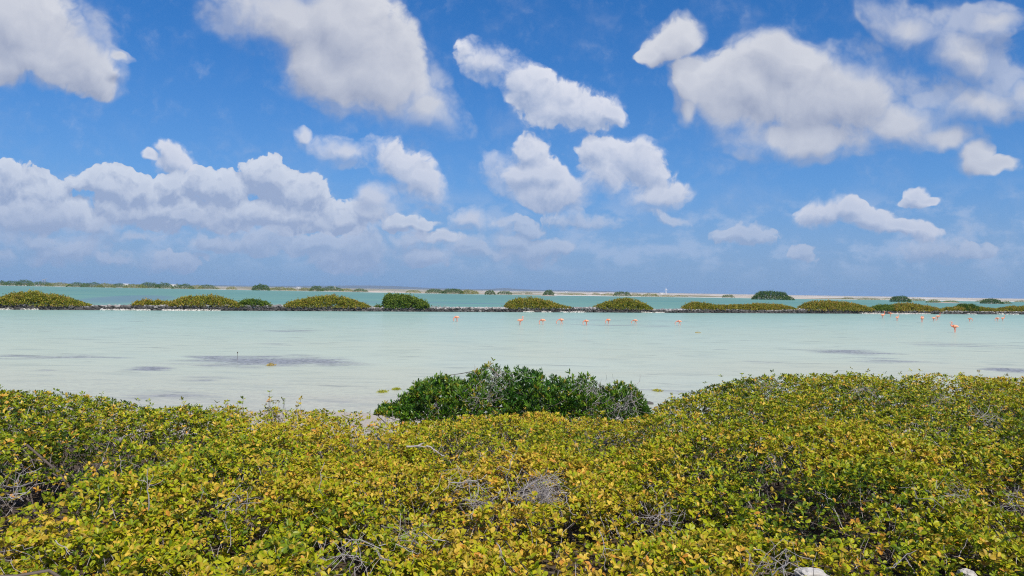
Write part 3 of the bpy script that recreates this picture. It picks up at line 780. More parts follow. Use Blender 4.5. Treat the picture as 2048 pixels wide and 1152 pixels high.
# ------------------------------------------------------------------ the far shore
FAR = [  # photo x from, to, top y, base y, dark?, label
    (-30, 11, 561, 571, 1, 'dark far mangrove cut by the left edge'),
    (9, 38, 562.3, 571.6, 1, 'dark round mangrove, second from the left edge on the far shore'),
    (36, 63, 560.6, 572.0, 1, 'tallest dark mangrove near the left end of the far shore'),
    (60, 100, 563.6, 572.6, 1, 'sloping dark green mangrove right of the tallest one at the left end'),
    (96, 139, 565.6, 573.4, 0, 'low olive mangrove on the far shore before a small pale gap'),
    (137, 172, 565.8, 574.2, 1, 'dark flat-topped mangrove right of the pale gap on the left far shore'),
    (168, 203, 566.0, 574.8, 1, 'dark mangrove forming the middle of the left far thicket'),
    (200, 227, 567.6, 575.3, 0, 'lower olive clump just left of the long white building'),
    (225, 249, 567.4, 575.4, 1, 'dark clump with its top at the white building'),
    (252, 288, 568.6, 576.3, 0, 'low olive clump directly below the long white building'),
    (284, 317, 565.6, 576.5, 1, 'tall dark round mangrove right of the long white building'),
    (314, 342, 566.8, 577.2, 1, 'dark mangrove left of the second white building'),
    (348, 383, 568.8, 578.0, 1, 'dark mangrove in front of the second white building'),
    (380, 402, 571.4, 578.4, 0, 'low olive clump in the row right of the second white building'),
    (399, 430, 570.2, 578.4, 1, 'last dark mangrove of the long left row'),
    (432, 440, 575.5, 579.2, 0, 'tiny far clump alone after the left row'),
    (453, 473, 574.0, 579.6, 0, 'small flat olive clump between the left row and the dark round mangrove'),
    (505, 539, 569.4, 581.0, 1, 'dark green dome-shaped mangrove standing free on the far shore'),
    (538, 592, 574.6, 581.5, 0, 'long flat olive thicket right of the dark dome-shaped mangrove'),
    (598, 624, 575.6, 582.0, 0, 'low olive clump leading up to a higher dark pair'),
    (620, 646, 572.6, 582.9, 1, 'higher dark mangrove, left one of a touching pair near the hill'),
    (642, 687, 574.6, 583.0, 1, 'lower dark mangrove, right one of a touching pair below the hill'),
    (684, 706, 577.8, 583.6, 0, 'small olive clump under the highest part of the far hill'),
    (706, 736, 578.2, 584.6, 1, 'small dark mangrove under the right slope of the far hill'),
    (812, 842, 580.6, 586.2, 0, 'small flat olive clump after the wide bare stretch'),
    (852, 888, 579.2, 587.4, 1, 'dark mangrove starting the thicket over the first flamingo'),
    (884, 926, 578.0, 588.0, 1, 'highest dark mangrove of the thicket over the first flamingo'),
    (920, 957, 580.4, 588.4, 0, 'olive right end of the thicket over the first flamingo'),
    (970, 991, 581.4, 589.6, 1, 'small dark round mangrove in front of the small right hill'),
    (994, 1023, 582.6, 589.6, 1, 'flat dark mangrove right of the small round one'),
    (1022, 1044, 585.8, 589.2, 0, 'thin low clump of scrub at the middle of the far shore'),
    (1050, 1066, 585.4, 589.4, 0, 'small scrub clump left of the leaning dark tree'),
    (1086, 1108, 581.4, 591.4, 1, 'leaning ragged dark mangrove tree alone on the white beach'),
    (1114, 1142, 587.2, 590.4, 0, 'thin olive scrub right of the leaning ragged tree'),
    (1140, 1174, 587.2, 591.0, 0, 'low olive scrub line on the beach right of the leaning tree'),
    (1184, 1200, 585.6, 590.6, 0, 'small round olive bush on the pale beach'),
    (1203, 1231, 587.4, 592.0, 0, 'flat olive scrub touching the left side of a dark mangrove'),
    (1227, 1262, 584.0, 592.8, 1, 'dark flat mangrove between low olive scrub'),
    (1261, 1284, 587.6, 593.0, 0, 'olive scrub on the right side of the dark flat mangrove'),
    (1284, 1316, 587.4, 593.6, 0, 'light olive scrub on the beach, farther right of the dark flat mangrove'),
    (1316, 1346, 590.4, 594.2, 0, 'faint low scrub under the thin white mast'),
    (1346, 1376, 590.6, 594.2, 0, 'faint low scrub right of the thin white mast'),
    (1445, 1469, 589.8, 595.8, 1, 'small green bush alone on the beach left of the largest island mangrove'),
    (1506, 1576, 583.2, 599.6, 1, 'largest dark green mangrove, standing in the outer lagoon'),
    (1566, 1589, 593.4, 600.4, 1, 'small dark mangrove hugging the right side of the largest one'),
    (1684, 1708, 594.8, 598.8, 0, 'small yellowish bush on the sand flats'),
    (1715, 1762, 596.2, 600.0, 0, 'long thin scrub line on the sand flats'),
    (1764, 1788, 596.8, 600.4, 0, 'low scrub just left of a dark round island mangrove'),
    (1783, 1821, 593.4, 604.2, 1, 'dark round mangrove on the water behind the causeway, at the right'),
    (1818, 1850, 597.6, 602.4, 0, 'low scrub right of the dark round island mangrove'),
    (1853, 1880, 600.0, 605.4, 0, 'small bush at the left end of the brown sand spit'),
    (1886, 1916, 601.4, 605.8, 0, 'brownish low scrub at the right end of the sand spit'),
    (1952, 1976, 600.4, 604.6, 0, 'low scrub left of the rightmost green island bush'),
    (1965, 2006, 598.4, 607.6, 1, 'green pointed island bush near the right edge'),
    (2002, 2022, 603.0, 608.0, 0, 'thin olive tail right of the pointed island bush'),
    (2030, 2075, 601.0, 604.8, 0, 'scrub on the flats cut by the right edge'),
]
def far_bushes():
    for (x0, x1, yt, yb, dark, lab) in FAR:
        pc = (x0 + x1) / 2; d = min(depth_of(pc, yb), 900.0)
        sd = float(shore_depth(np.array(bear(pc))))
        onland = d > sd - 25
        if onland: d = max(d, sd + 6); zb = float(ground_z(np.array(bear(pc) * d), np.array(d)))
        else: zb = -0.2
        w = (x1 - x0) / F * d * (1.28 if pc < 430 else 1.06); h = max(EYE - (yt - hor(pc)) / F * d, zb + 1.0) - zb
        base = (bear(pc) * d, d, zb)
        k = 9; ss = np.linspace(-w / 2, w / 2, k); q = np.linspace(-1, 1, k)
        lean = RNG.uniform(-.25, .25)
        hs = h * np.clip(1 - np.abs(q - lean * .4) ** 2.6, 0, 1) ** .55 * (1 + RNG.normal(0, .07, k)); hs[k // 2] = max(hs[k // 2], h); hs = np.maximum(hs, .12 * h)
        n = int(np.clip((x1 - x0) * (yb - yt) * 6.0, 260, 5200))
        shell_bush('far_mangrove', lab, 'bush', base, (1.0, 0.0), list(ss), list(hs), .8 if dark else 1.0, (h * .065 + .18) if not dark else (h * .055 + .22), n,
                   M_FARG if dark else M_OLIVE, 0.0, .40 if dark else .38, 'mangroves along the far shore', stems=6, clump=h * .28)
far_bushes()

def sand_spit(px0, px1, pyb, label):
    pc = (px0 + px1) / 2; d = depth_of(pc, pyb); w = (px1 - px0) / F * d
    xs = np.linspace(-1, 1, 25); ys = np.linspace(-1, 1, 9)
    X, Y = np.meshgrid(xs, ys, indexing='ij')
    r = np.sqrt(X ** 2 + Y ** 2); Z = .55 * np.clip(1 - r ** 1.6, -.6, 1) + .12 * (fnoise(X * 4, Y * 3, int(px0), 3) - .5)
    V = np.stack([X * w / 2, Y * 14, Z - .05], -1).reshape(-1, 3)
    i, j = np.meshgrid(np.arange(24), np.arange(8), indexing='ij')
    Q = np.stack([i * 9 + j, (i + 1) * 9 + j, (i + 1) * 9 + j + 1, i * 9 + j + 1], -1).reshape(-1, 4)
    link('sand_spit', np_mesh('sand_spit', V, None, Q, np.full(len(V), .5), True), bpy.data.materials['spit'], None, (bear(pc) * d, d, 0.0), kind='structure')
stone_mat('spit', (.22, .17, .12), (.42, .34, .27), (.6, .52, .45))
sand_spit(1852, 1924, 605.6, '')
sand_spit(1962, 2012, 607.2, '')
sand_spit(1078, 1116, 592.0, '')

def plain_mat(name, c, rough=.7, spec=.3):
    m, g = new_mat(name)
    pos = g.node('ShaderNodeNewGeometry').outputs['Position']
    n = g.noise(pos, 0.8, 4.0, 0.6)
    cc = g.mix(g.m('MULTIPLY', n, .4), c, tuple(x * .6 for x in c))
    p = g.node('ShaderNodeBsdfPrincipled', {'Base Color': cc, 'Roughness': rough, 'Specular IOR Level': spec})
    g.node('ShaderNodeOutputMaterial', {0: p.outputs[0]})
    return m
M_WHITE = plain_mat('white_wall', (.80, .79, .76)); M_GREYM = plain_mat('grey_metal', (.35, .37, .40)); M_ROOF = plain_mat('pale_roof', (.62, .60, .58)); M_DARK = plain_mat('dark_opening', (.06, .065, .07))

def box_mesh(name, boxes):
    bm = bmesh.new()
    for (cx, cy, cz, sx, sy, sz) in boxes:
        r = bmesh.ops.create_cube(bm, size=1.0)
        for v in r['verts']: v.co = Vector((v.co.x * sx + cx, v.co.y * sy + cy, v.co.z * sz + cz))
    me = bpy.data.meshes.new(name); bm.to_mesh(me); bm.free(); return me

def building(px0, px1, pyt, pyb, D, label, gable=False):
    """long low white building: walls, roof, doors"""
    pc = (px0 + px1) / 2; w = (px1 - px0) / F * D; zt = EYE - (pyt - hor(pc)) / F * D; dep = max(w * .4, 6)
    root = thing('white_building', label, 'building', (bear(pc) * D, D, .3))
    h = zt - .3
    link('wall', box_mesh('wall', [(0, 0, h * .42, w, dep, h * .84)]), M_WHITE, root)
    bm = bmesh.new(); hw, hd, z0 = w / 2 + .4, dep / 2 + .5, h * .84 + .01
    pts = [(-hw, -hd, z0), (hw, -hd, z0), (hw, hd, z0), (-hw, hd, z0), (-hw, 0, h), (hw, 0, h)]
    vs = [bm.verts.new(p) for p in pts]
    for f in ((0, 1, 5, 4), (2, 3, 4, 5), (0, 4, 3), (1, 2, 5), (3, 2, 1, 0)): bm.faces.new([vs[i] for i in f])
    me = bpy.data.meshes.new('roof'); bm.to_mesh(me); bm.free(); link('roof', me, M_ROOF, root)
    k = max(2, int(w / 7))
    for i in range(k):
        link('door', box_mesh('door', [((i + .5) / k * w - w / 2, -dep / 2 - .05, h * .25, w / k * .35, .1, h * .5)]), M_DARK, root)
building(247, 257.5, 567.3, 569.4, 1500, 'long low white building behind the far mangroves, left of the other one')
building(341, 354, 568.4, 571.0, 1500, 'white building behind a dark mangrove, the right one of two far white buildings')
building(594, 601, 573.6, 575.8, 1700, 'small pale building on the flats below the start of the hill')
building(1319, 1328, 585.4, 587.6, 1500, 'small white building on the flats just left of the thin white mast')
building(1130, 1136, 582.6, 584.6, 1900, 'tiny white house on the horizon right of the leaning tree')

def lathe(prof, seg=10):
    V = []; Q = []
    for r, z in prof:
        for k in range(seg): V.append((r * math.cos(k / seg * 2 * PI), r * math.sin(k / seg * 2 * PI), z))
    n = len(prof)
    for i in range(n - 1):
        for k in range(seg): Q.append((i * seg + k, i * seg + (k + 1) % seg, (i + 1) * seg + (k + 1) % seg, (i + 1) * seg + k))
    return np.array(V, float), np.array(Q)

def beacon(px, pyt, D, label):
    root = thing('beacon_tower', label, 'tower', (bear(px) * D, D, .2)); h = EYE - (pyt - hor(px)) / F * D - .2
    V, Q = lathe([(0.01, 0), (1.9, 0), (1.5, h * .5), (1.2, h * .8), (0.01, h * .8)]); link('tower_shaft', np_mesh('tower_shaft', V, None, Q), M_WHITE, root)
    V, Q = lathe([(0.01, h * .8 + .01), (1.7, h * .8 + .01), (1.7, h * .84), (.9, h * .84), (.9, h * .94), (.01, h)]); link('lantern', np_mesh('lantern', V, None, Q), M_GREYM, root)
beacon(669.5, 571.5, 1400, 'small pale beacon tower above the dark mangrove pair below the hill')

def turbine(px, pyt, D, label):
    root = thing('wind_turbine', label, 'wind turbine', (bear(px) * D, D, .2)); hub = (EYE - (pyt - hor(px)) / F * D) * .70
    V, Q = lathe([(.01, 0), (1.1, 0), (.55, hub), (.01, hub)], 8); link('tower', np_mesh('tower', V, None, Q), M_WHITE, root)
    link('nacelle', box_mesh('nacelle', [(0, .3, hub + .4, 1.1, 3.0, 1.2)]), M_WHITE, root)
    R = hub * .43
    for k in range(3):
        a = math.radians(90 + 120 * k + 8)
        bm = bmesh.new()
        pr = [(0, .28, .22), (.2, .5, .14), (.6, .3, .08), (1, .08, .03)]
        rings = []
        for t, wd, th in pr:
            c = Vector((math.cos(a) * R * t, -1.3, hub + .4 + math.sin(a) * R * t)); nx = Vector((-math.sin(a), 0, math.cos(a)))
            rings.append([bm.verts.new(c + nx * wd), bm.verts.new(c + Vector((0, th, 0))), bm.verts.new(c - nx * wd), bm.verts.new(c - Vector((0, th, 0)))])
        for r0, r1 in zip(rings, rings[1:]):
            for q in range(4): bm.faces.new((r0[q], r0[(q + 1) % 4], r1[(q + 1) % 4], r1[q]))
        bm.faces.new(rings[0]); bm.faces.new(rings[-1])
        me = bpy.data.meshes.new('blade'); bm.to_mesh(me); bm.free(); link('blade', me, M_WHITE, root)
turbine(1332, 575.5, 1600, 'thin white wind turbine on the horizon, right of the centre')

def crane(px, pyt, D, label):
    root = thing('loading_crane', label, 'crane', (bear(px) * D, D, .2)); h = EYE - (pyt - hor(px)) / F * D
    link('mast', box_mesh('mast', [(sx * 2.2, sy * 2.2, h * .42, .7, .7, h * .84) for sx in (-1, 1) for sy in (-1, 1)] + [(0, 0, h * k, 5.2, 5.2, .5) for k in (.3, .6, .84)]), M_GREYM, root)
    o = link('boom', box_mesh('boom', [(0, 0, 0, h * .9, .9, .9)]), M_GREYM, root, (h * .1, 0, h * .93)); o.rotation_euler = (0, -.25, 0)
crane(88, 557.8, 1900, 'dark hazy loading crane on the horizon above the left far mangroves')
# ------------------------------------------------------------------ flamingos
def bird_mat():
    m, g = new_mat('flamingo_plumage')
    pos = g.node('ShaderNodeTexCoord').outputs['Object']
    n = g.noise(pos, 14.0, 4.0, 0.6)
    z = g.sep(pos)[2]
    c = g.mix(n, (0.82, 0.17, 0.08), (0.88, 0.29, 0.15))
    c = g.mix(g.ss(z, .48, .30), c, (0.80, 0.22, 0.16))
    p = g.node('ShaderNodeBsdfPrincipled', {'Base Color': c, 'Roughness': .75, 'Specular IOR Level': .2})
    g.node('ShaderNodeOutputMaterial', {0: p.outputs[0]})
    return m
M_BIRD = bird_mat()
M_WING = plain_mat('pale_wing', (.88, .42, .26), .8, .1); M_BILLP = plain_mat('pale_bill', (.85, .75, .62)); M_BILLT = plain_mat('black_bill_tip', (.02, .02, .02))

def skin_mesh(name, pts, edges, radii, root=0, sub=1):
    me = bpy.data.meshes.new(name); me.from_pydata(pts, edges, [])
    o = bpy.data.objects.new(name, me); COL.objects.link(o)
    sk = o.modifiers.new('skin', 'SKIN'); sk.use_smooth_shade = True
    for i, d in enumerate(me.skin_vertices[0].data):
        r = radii[i]; d.radius = (r, r) if not isinstance(r, tuple) else r; d.use_root = (i == root)
    if sub:
        ss = o.modifiers.new('sub', 'SUBSURF'); ss.levels = sub; ss.render_levels = sub
    dg = bpy.context.evaluated_depsgraph_get(); out = bpy.data.meshes.new_from_object(o.evaluated_get(dg))
    bpy.data.objects.remove(o); bpy.data.meshes.remove(me); out.name = name
    return out

def flamingo_meshes(pose):
    """bird faces +X, feet at z=0. returns body, wing, bill base, bill tip, all in bird space"""
    B = [(-.24, 0, .80), (-.12, 0, .83), (.02, 0, .84), (.14, 0, .83), (.22, 0, .84)]; R = [.045, .115, .145, .115, .07]
    if pose == 'up':
        N = [(.28, 0, .87), (.34, 0, .93), (.345, 0, 1.01), (.30, 0, 1.09), (.285, 0, 1.18), (.31, 0, 1.26), (.36, 0, 1.30)]; head = (.41, 0, 1.30); bill = [(.45, 0, 1.29), (.50, 0, 1.255), (.515, 0, 1.21)]
    elif pose == 'low_s':
        N = [(.29, 0, .86), (.33, 0, .93), (.29, 0, 1.01), (.23, 0, 1.06), (.21, 0, 1.12), (.25, 0, 1.17), (.30, 0, 1.18)]; head = (.35, 0, 1.17); bill = [(.39, 0, 1.155), (.435, 0, 1.12), (.445, 0, 1.075)]
    elif pose == 'feed':
        N = [(.29, 0, .80), (.36, 0, .73), (.40, 0, .65), (.41, 0, .57), (.39, 0, .50), (.37, 0, .46), (.35, 0, .43)]; head = (.33, 0, .40); bill = [(.30, 0, .375), (.25, 0, .36), (.21, 0, .375)]
    elif pose == 'walk_feed':
        N = [(.30, 0, .82), (.39, 0, .79), (.47, 0, .72), (.52, 0, .64), (.54, 0, .56), (.53, 0, .50), (.51, 0, .46)]; head = (.48, 0, .42); bill = [(.45, 0, .395), (.40, 0, .375), (.36, 0, .385)]
    else:  # preening, neck folded back over the body
        N = [(.29, 0, .88), (.33, 0, .96), (.28, .02, 1.03), (.20, .05, 1.05), (.13, .08, 1.03), (.08, .10, 1.00), (.04, .11, .98)]; head = (.00, .12, .955); bill = [(-.04, .12, .93), (-.08, .12, .90), (-.11, .11, .89)]
    pts = B + N + [head]; rad = R + [.045, .036, .031, .029, .028, .030, .034, ] + [.042]
    edges = [(i, i + 1) for i in range(len(pts) - 1)]
    k = len(pts)
    if pose == 'walk_feed': legs = [((.0, .05, .72), (.10, .05, .40), (.16, .05, .02)), ((-.02, -.05, .72), (-.12, -.05, .42), (-.20, -.05, .06))]
    else: legs = [((.0, .05, .72), (-.02, .05, .40), (.01, .05, .02)), ((.01, -.05, .72), (.01, -.05, .41), (.05, -.05, .02))]
    for lg in legs:
        st = len(pts); foot = (lg[2][0] + .09, lg[2][1], lg[2][2])
        pts += list(lg) + [foot]; rad += [.030, .017, .013, .012]
        edges += [(2, st), (st, st + 1), (st + 1, st + 2), (st + 2, st + 3)]
    body = skin_mesh('body', pts, edges, rad, 2)
    bb = skin_mesh('bill', [head, bill[0], bill[1]], [(0, 1), (1, 2)], [.026, .022, .019], 0)
    bt = skin_mesh('bill_tip', [bill[1], bill[2]], [(0, 1)], [.020, .010], 0, 1)
    ws = []
    for sgn in (1, -1):
        w = skin_mesh('wing', [(.15, sgn * .085, .86), (.03, sgn * .115, .865), (-.12, sgn * .10, .84), (-.28, sgn * .05, .79)], [(0, 1), (1, 2), (2, 3)], [(.035, .06), (.045, .10), (.035, .085), (.012, .02)], 1)
        ws.append(w)
    return body, bb, bt, ws

POSES = {p: flamingo_meshes(p) for p in ('up', 'low_s', 'feed', 'walk_feed', 'preen')}
for p, (b, bb, bt, ws) in POSES.items():
    b.materials.append(M_BIRD); bb.materials.append(M_BILLP); bt.materials.append(M_BILLT)
    for w in ws: w.materials.append(M_WING)

FLOCK = [  # photo x, y of the waterline at the legs, pose, heading (deg, 0 = facing right), size, label
    (915, 643.5, 'feed', 200, 1.0, 'flamingo feeding alone, farthest left of the whole flock'),
    (1041, 650.5, 'low_s', 10, 1.02, 'flamingo with raised head facing right, second bird from the left'),
    (1087, 650.0, 'feed', 170, 1.0, 'flamingo with head in the water, between the raised-head bird and the white-billed feeder'),
    (1124, 649.0, 'walk_feed', 185, 1.0, 'feeding flamingo with outstretched neck and pale bill, fourth bird from the left'),
    (1174, 651.0, 'feed', 190, .95, 'flamingo dipping its head, right of the outstretched feeder'),
    (1218, 648.5, 'feed', 205, .95, 'flamingo bending left, sixth bird from the left'),
    (1272, 648.5, 'walk_feed', 160, .85, 'striding flamingo with neck lowered, below the round olive bush'),
    (1360, 651.0, 'walk_feed', 175, .9, 'feeding flamingo alone between the two halves of the flock'),
    (1766, 637.5, 'up', 20, 1.15, 'flamingo with neck straight up in front of the white coral bank'),
    (1782, 633.5, 'preen', 150, 1.1, 'plump flamingo with tucked neck right at the causeway foot'),
    (1795, 642.0, 'low_s', 30, 1.0, 'hunched flamingo just right of the tucked one at the causeway'),
    (1845, 645.0, 'preen', 40, 1.2, 'flamingo twisted to preen, left of a close pair'),
    (1868, 643.0, 'feed', 5, 1.0, 'low flamingo, left bird of the pair beside the preening one'),
    (1876, 640.0, 'up', 0, 1.1, 'upright flamingo, right bird of the pair beside the preening one'),
    (1911, 665.0, 'low_s', 172, 1.22, 'largest flamingo, nearest to the eye, with pale head turned left'),
    (1940, 643.5, 'feed', -20, .9, 'small feeding flamingo up and right of the largest one'),
    (1996, 643.0, 'feed', 178, .95, 'stooping flamingo, left bird of the pair near the right edge'),
    (2006, 643.0, 'up', 12, .95, 'upright flamingo, right bird of the pair near the right edge'),
]
for (px, py, pose, head, sc, lab) in FLOCK:
    p = spot(px, py); body, bb, bt, ws = POSES[pose]
    root = thing('flamingo', lab, 'flamingo', (p.x, p.y, -0.33 * sc), 'flamingos wading in the near lagoon')
    root.rotation_euler = (0, 0, math.radians(head)); root.scale = (sc, sc, sc)
    link('body', body, None, root)
    bo = link('bill', bb, None, root); link('bill_tip', bt, None, bo)
    for w in ws: link('wing', w, None, root)

# ------------------------------------------------------------------ small things in the shallows
def weed_clump(px, py, w, h, tint, label, z=.03):
    p = spot(px, py); W_ = w / F * p.y; H = max(h / F * p.y, .04); n = 260
    a = RNG.random(n) * 6.28; r = np.sqrt(RNG.random(n))
    P = np.stack([np.cos(a) * r * W_ / 2, np.sin(a) * r * W_ * .9, (1 - r) * H * RNG.random(n)], 1)
    D = RNG.normal(0, 1, (n, 3)); D[:, 2] = np.abs(D[:, 2]) * .4
    V, T, Q, C = leaves_arrays(P, D, np.tile([[0, 0, 1.]], (n, 1)) + RNG.normal(0, .4, (n, 3)), RNG.uniform(.03, .10, n), RNG.uniform(.010, .03, n), np.clip(tint + RNG.normal(0, .08, n), 0, 1), LEAF_LOW)
    o = link('weed_clump', np_mesh('weed_clump', V, T, Q, C), M_LEAF, None, (p.x, p.y, .005)); tag(o, label, 'weed')
weed_clump(545, 731, 15, 6, .80, 'tan weed clump stranded in the large dark patch of the near lagoon')
weed_clump(1397, 666, 11, 5, .84, 'small tan floating clump right of the last left-hand flamingo')
weed_clump(768, 784, 20, 2, .52, 'flat yellow-green weed strip left of the dark green mangrove top')
weed_clump(796, 779, 16, 2, .50, 'upper yellow-green weed strip touching the dark green mangrove')
weed_clump(1318, 782, 18, 3, .60, 'yellow weed clump afloat right of the dark green mangrove')

def shore_rock(px, py, w, h, mat, tint, label, z=0.0, name='rock', flat=1.0, sub=ICO2):
    p = spot(px, py, z); s = w / F * p.y / 2
    V, T = sub
    U = np.sign(V) * np.abs(V) ** .75
    nn = fnoise(V[:, 0] * 1.7 + px, V[:, 1] * 1.7 + V[:, 2], int(px), 4)
    U = U * (0.78 + .5 * nn)[:, None] * np.array([s, s * .8, h / F * p.y * .9])
    o = link(name, np_mesh(name, U, T, None, np.clip(tint + .5 * (nn - .5), 0, 1), True), mat, None, (p.x, p.y, z)); tag(o, label, 'rock')
    return o
shore_rock(1302, 808, 17, 6, M_STONE, .45, 'small brown rock in the shallows right of the dark green mangrove')
shore_rock(1318, 822, 9, 3, M_STONE, .35, 'smaller low stone at the water edge below the brown rock')

def stake():
    p = spot(478, 719); base = np.array([[0, 0, -.3]]); top = np.array([[-.02, 0, .31]])
    a = tubes(wiggly(base, top, 6, .02), np.linspace(1, .6, 6)[None] * .010, 6, np.array([.1]))
    root = thing('stake', 'thin dark stake with a knob standing in the large dark weed patch', 'stake', (p.x, p.y, 0))
    link('shaft', np_mesh('shaft', a[0], None, a[2], a[3]), M_STEM, root)
    V, T, _q, C = rocks_arrays(np.array([[-.02, 0, .33]]), np.array([[.028, .028, .05]]), np.array([.1])); link('knob', np_mesh('knob', V, T, None, C), M_STEM, root)
stake()
# ------------------------------------------------------------------ the dark green mangrove at the water
MTOP = [(762, 838), (775, 826), (800, 806), (818, 786), (842, 769), (860, 756), (880, 750), (905, 745), (930, 748), (960, 746), (985, 738), (1020, 732), (1046, 727), (1080, 736), (1110, 745), (1150, 751), (1190, 753), (1230, 760),
        (1262, 770), (1278, 786), (1290, 812), (1304, 836)]
def mangrove():
    D0 = 14.3
    base = Vector((bear(1030) * D0, D0, float(bank(np.array(0.0), np.array(D0)))))
    root = thing('dark_mangrove', 'dark glossy green mangrove at the water edge, behind the yellow bushes', 'mangrove', base)
    off = np.array(base)
    xs0, xs1 = bear(764) * D0, bear(1303) * D0
    n = 5600
    x = RNG.uniform(xs0, xs1, n); px = 1024 + F * x / D0
    top = EYE - (np.interp(px, *zip(*MTOP)) - hor(px)) / F * D0
    g0 = base.z + .05
    phi = RNG.uniform(.0, PI * .9, n)
    lobes = fnoise(x * 1.5, phi * 1.6, 91, 3)
    lob2 = vnoise(x * 3.3 + 4, phi * 3.0, 92)
    top = top + .20 * (vnoise(x * 2.3, x * 0 + 1, 95) - .5)
    rad = (1 - RNG.random(n) ** 1.5 * .55) * (.90 + .46 * (lobes - .5) + .24 * (lob2 - .5))
    hw = 1.35 * np.clip((top - g0) / 1.6, .2, 1)
    y = D0 - np.cos(phi) * rad * hw
    low = g0 + np.interp(px, [762, 800, 870, 1240, 1304], [.62, .5, .15, .15, .35])
    z = low + np.sin(phi) ** .6 * rad * (top - low)
    # thinner on the lower right where the bare branches show
    thin = np.clip((px - 1130) / 120, 0, 1) * (z < top - .28) * .38
    thin = np.maximum(thin, .55 * np.exp(-((px - 985) / 34) ** 2 - ((z - (g0 + .95)) / .28) ** 2))
    keep = (RNG.random(n) > thin) & (lobes > .22)
    x, y, z, phi, px, lobes = (a[keep] for a in (x, y, z, phi, px, lobes)); n = len(x)
    up = RNG.random(n) < .12; z = z + up * RNG.random(n) * .16 * np.sin(phi)
    P = np.stack([x, y, z], 1)
    A = np.stack([RNG.normal(0, .38, n), -np.cos(phi) * .55 + RNG.normal(0, .3, n), np.full(n, 1.0)], 1)
    tint = np.clip(.50 + (lobes - .5) * .9 + RNG.normal(0, .20, n), .02, .9); r = RNG.random(n); tint = np.where(r < .012, 1.0, tint)
    idx, B, D, N, L, W_, tt = sprigs(P, A, 6, 9, .088, .34, tint, 8, 50, .22)
    px2 = 1024 + F * B[:, 0] / B[:, 1]
    order = np.argsort(B[:, 1] - 3.0 * B[:, 2]); solo = order[np.linspace(0, len(order) * .25, 260).astype(int)]
    mask = np.ones(len(B), bool); mask[solo] = False; rest = np.where(mask)[0]
    V, T, Q, C = leaves_arrays(B[rest] - off, D[rest], N[rest], L[rest], W_[rest], tt[rest], LEAF_MID)
    link('foliage', np_mesh('foliage', V, T, Q, C), M_MANG, root, kind='stuff')
    shared = []
    for k in range(10):
        V, T, Q, C = leaves_arrays(np.zeros((1, 3)), np.array([[0, 1.0, 0]]), np.array([[0, 0, 1.0]]), np.array([1.0]), np.array([.34 + .02 * (k % 3)]), np.array([k / 9]), LEAF_MID)
        me = np_mesh('leaf', V, T, Q, C); me.materials.append(M_MANG); shared.append(me)
    for s in solo:
        Dv = Vector(D[s]).normalized(); X = Dv.cross(Vector(N[s])).normalized(); Z = X.cross(Dv)
        mt = Matrix(((X.x, Dv.x, Z.x), (X.y, Dv.y, Z.y), (X.z, Dv.z, Z.z))).to_4x4()
        o = bpy.data.objects.new('leaf', shared[int(np.clip(round(tt[s] * 9), 0, 9))]); COL.objects.link(o); o.parent = root
        o.matrix_local = Matrix.Translation(Vector(B[s]) - base) @ mt @ Matrix.Scale(float(L[s]), 4)
    # stems from the roots to the crown
    ns = 150
    pick = RNG.integers(0, n, ns); P1 = P[pick] - np.array([0, 0, .03])
    bx = RNG.uniform(xs0 + 1.0, xs1 - .8, ns)
    P0 = np.stack([bx, D0 + RNG.normal(0, .3, ns), np.full(ns, base.z - .1)], 1)
    a = tubes(wiggly(P0, P1, 8, .07) - off, np.linspace(1, .3, 8)[None] * RNG.uniform(.010, .022, ns)[:, None], 5)
    link('stems', np_mesh('stems', a[0], None, a[2], a[3], smooth=True), M_STEM, root, kind='stuff')
    # bare grey twigs, thick on the lower right and in the middle hollow
    paths0, paths1 = [], []
    for (cx, cy, sx, sy, m) in ((1230, 818, 46, 22, 110), (1185, 775, 34, 20, 50), (985, 785, 24, 24, 50), (880, 822, 30, 14, 36), (1268, 795, 14, 22, 36), (1000, 750, 50, 8, 24), (950, 800, 24, 18, 24)):
        for _ in range(m):
            qx, qy = RNG.normal(cx, sx * .6), RNG.normal(cy, sy * .55)
            yy = D0 - RNG.uniform(.2, 1.15); zz = EYE - (qy - hor(qx)) / F * yy
            p = np.array([bear(qx) * yy, yy, max(zz, base.z)]); v = np.array([RNG.normal(0, .6), RNG.normal(0, .5), RNG.uniform(.1, 1.0)]); v /= np.linalg.norm(v)
            ln = RNG.uniform(.12, .38); paths0.append(p - v * ln * .5); paths1.append(p + v * ln * .5)
    P0, P1 = np.array(paths0), np.array(paths1)
    a = tubes(wiggly(P0, P1, 5, .10) - off, np.linspace(1, .45, 5)[None] * RNG.uniform(.0022, .0045, len(P0))[:, None], 4, RNG.uniform(.35, 1, len(P0)))
    link('bare_twigs', np_mesh('bare_twigs', a[0], None, a[2], a[3]), M_TWIG, root, kind='stuff')
mangrove()
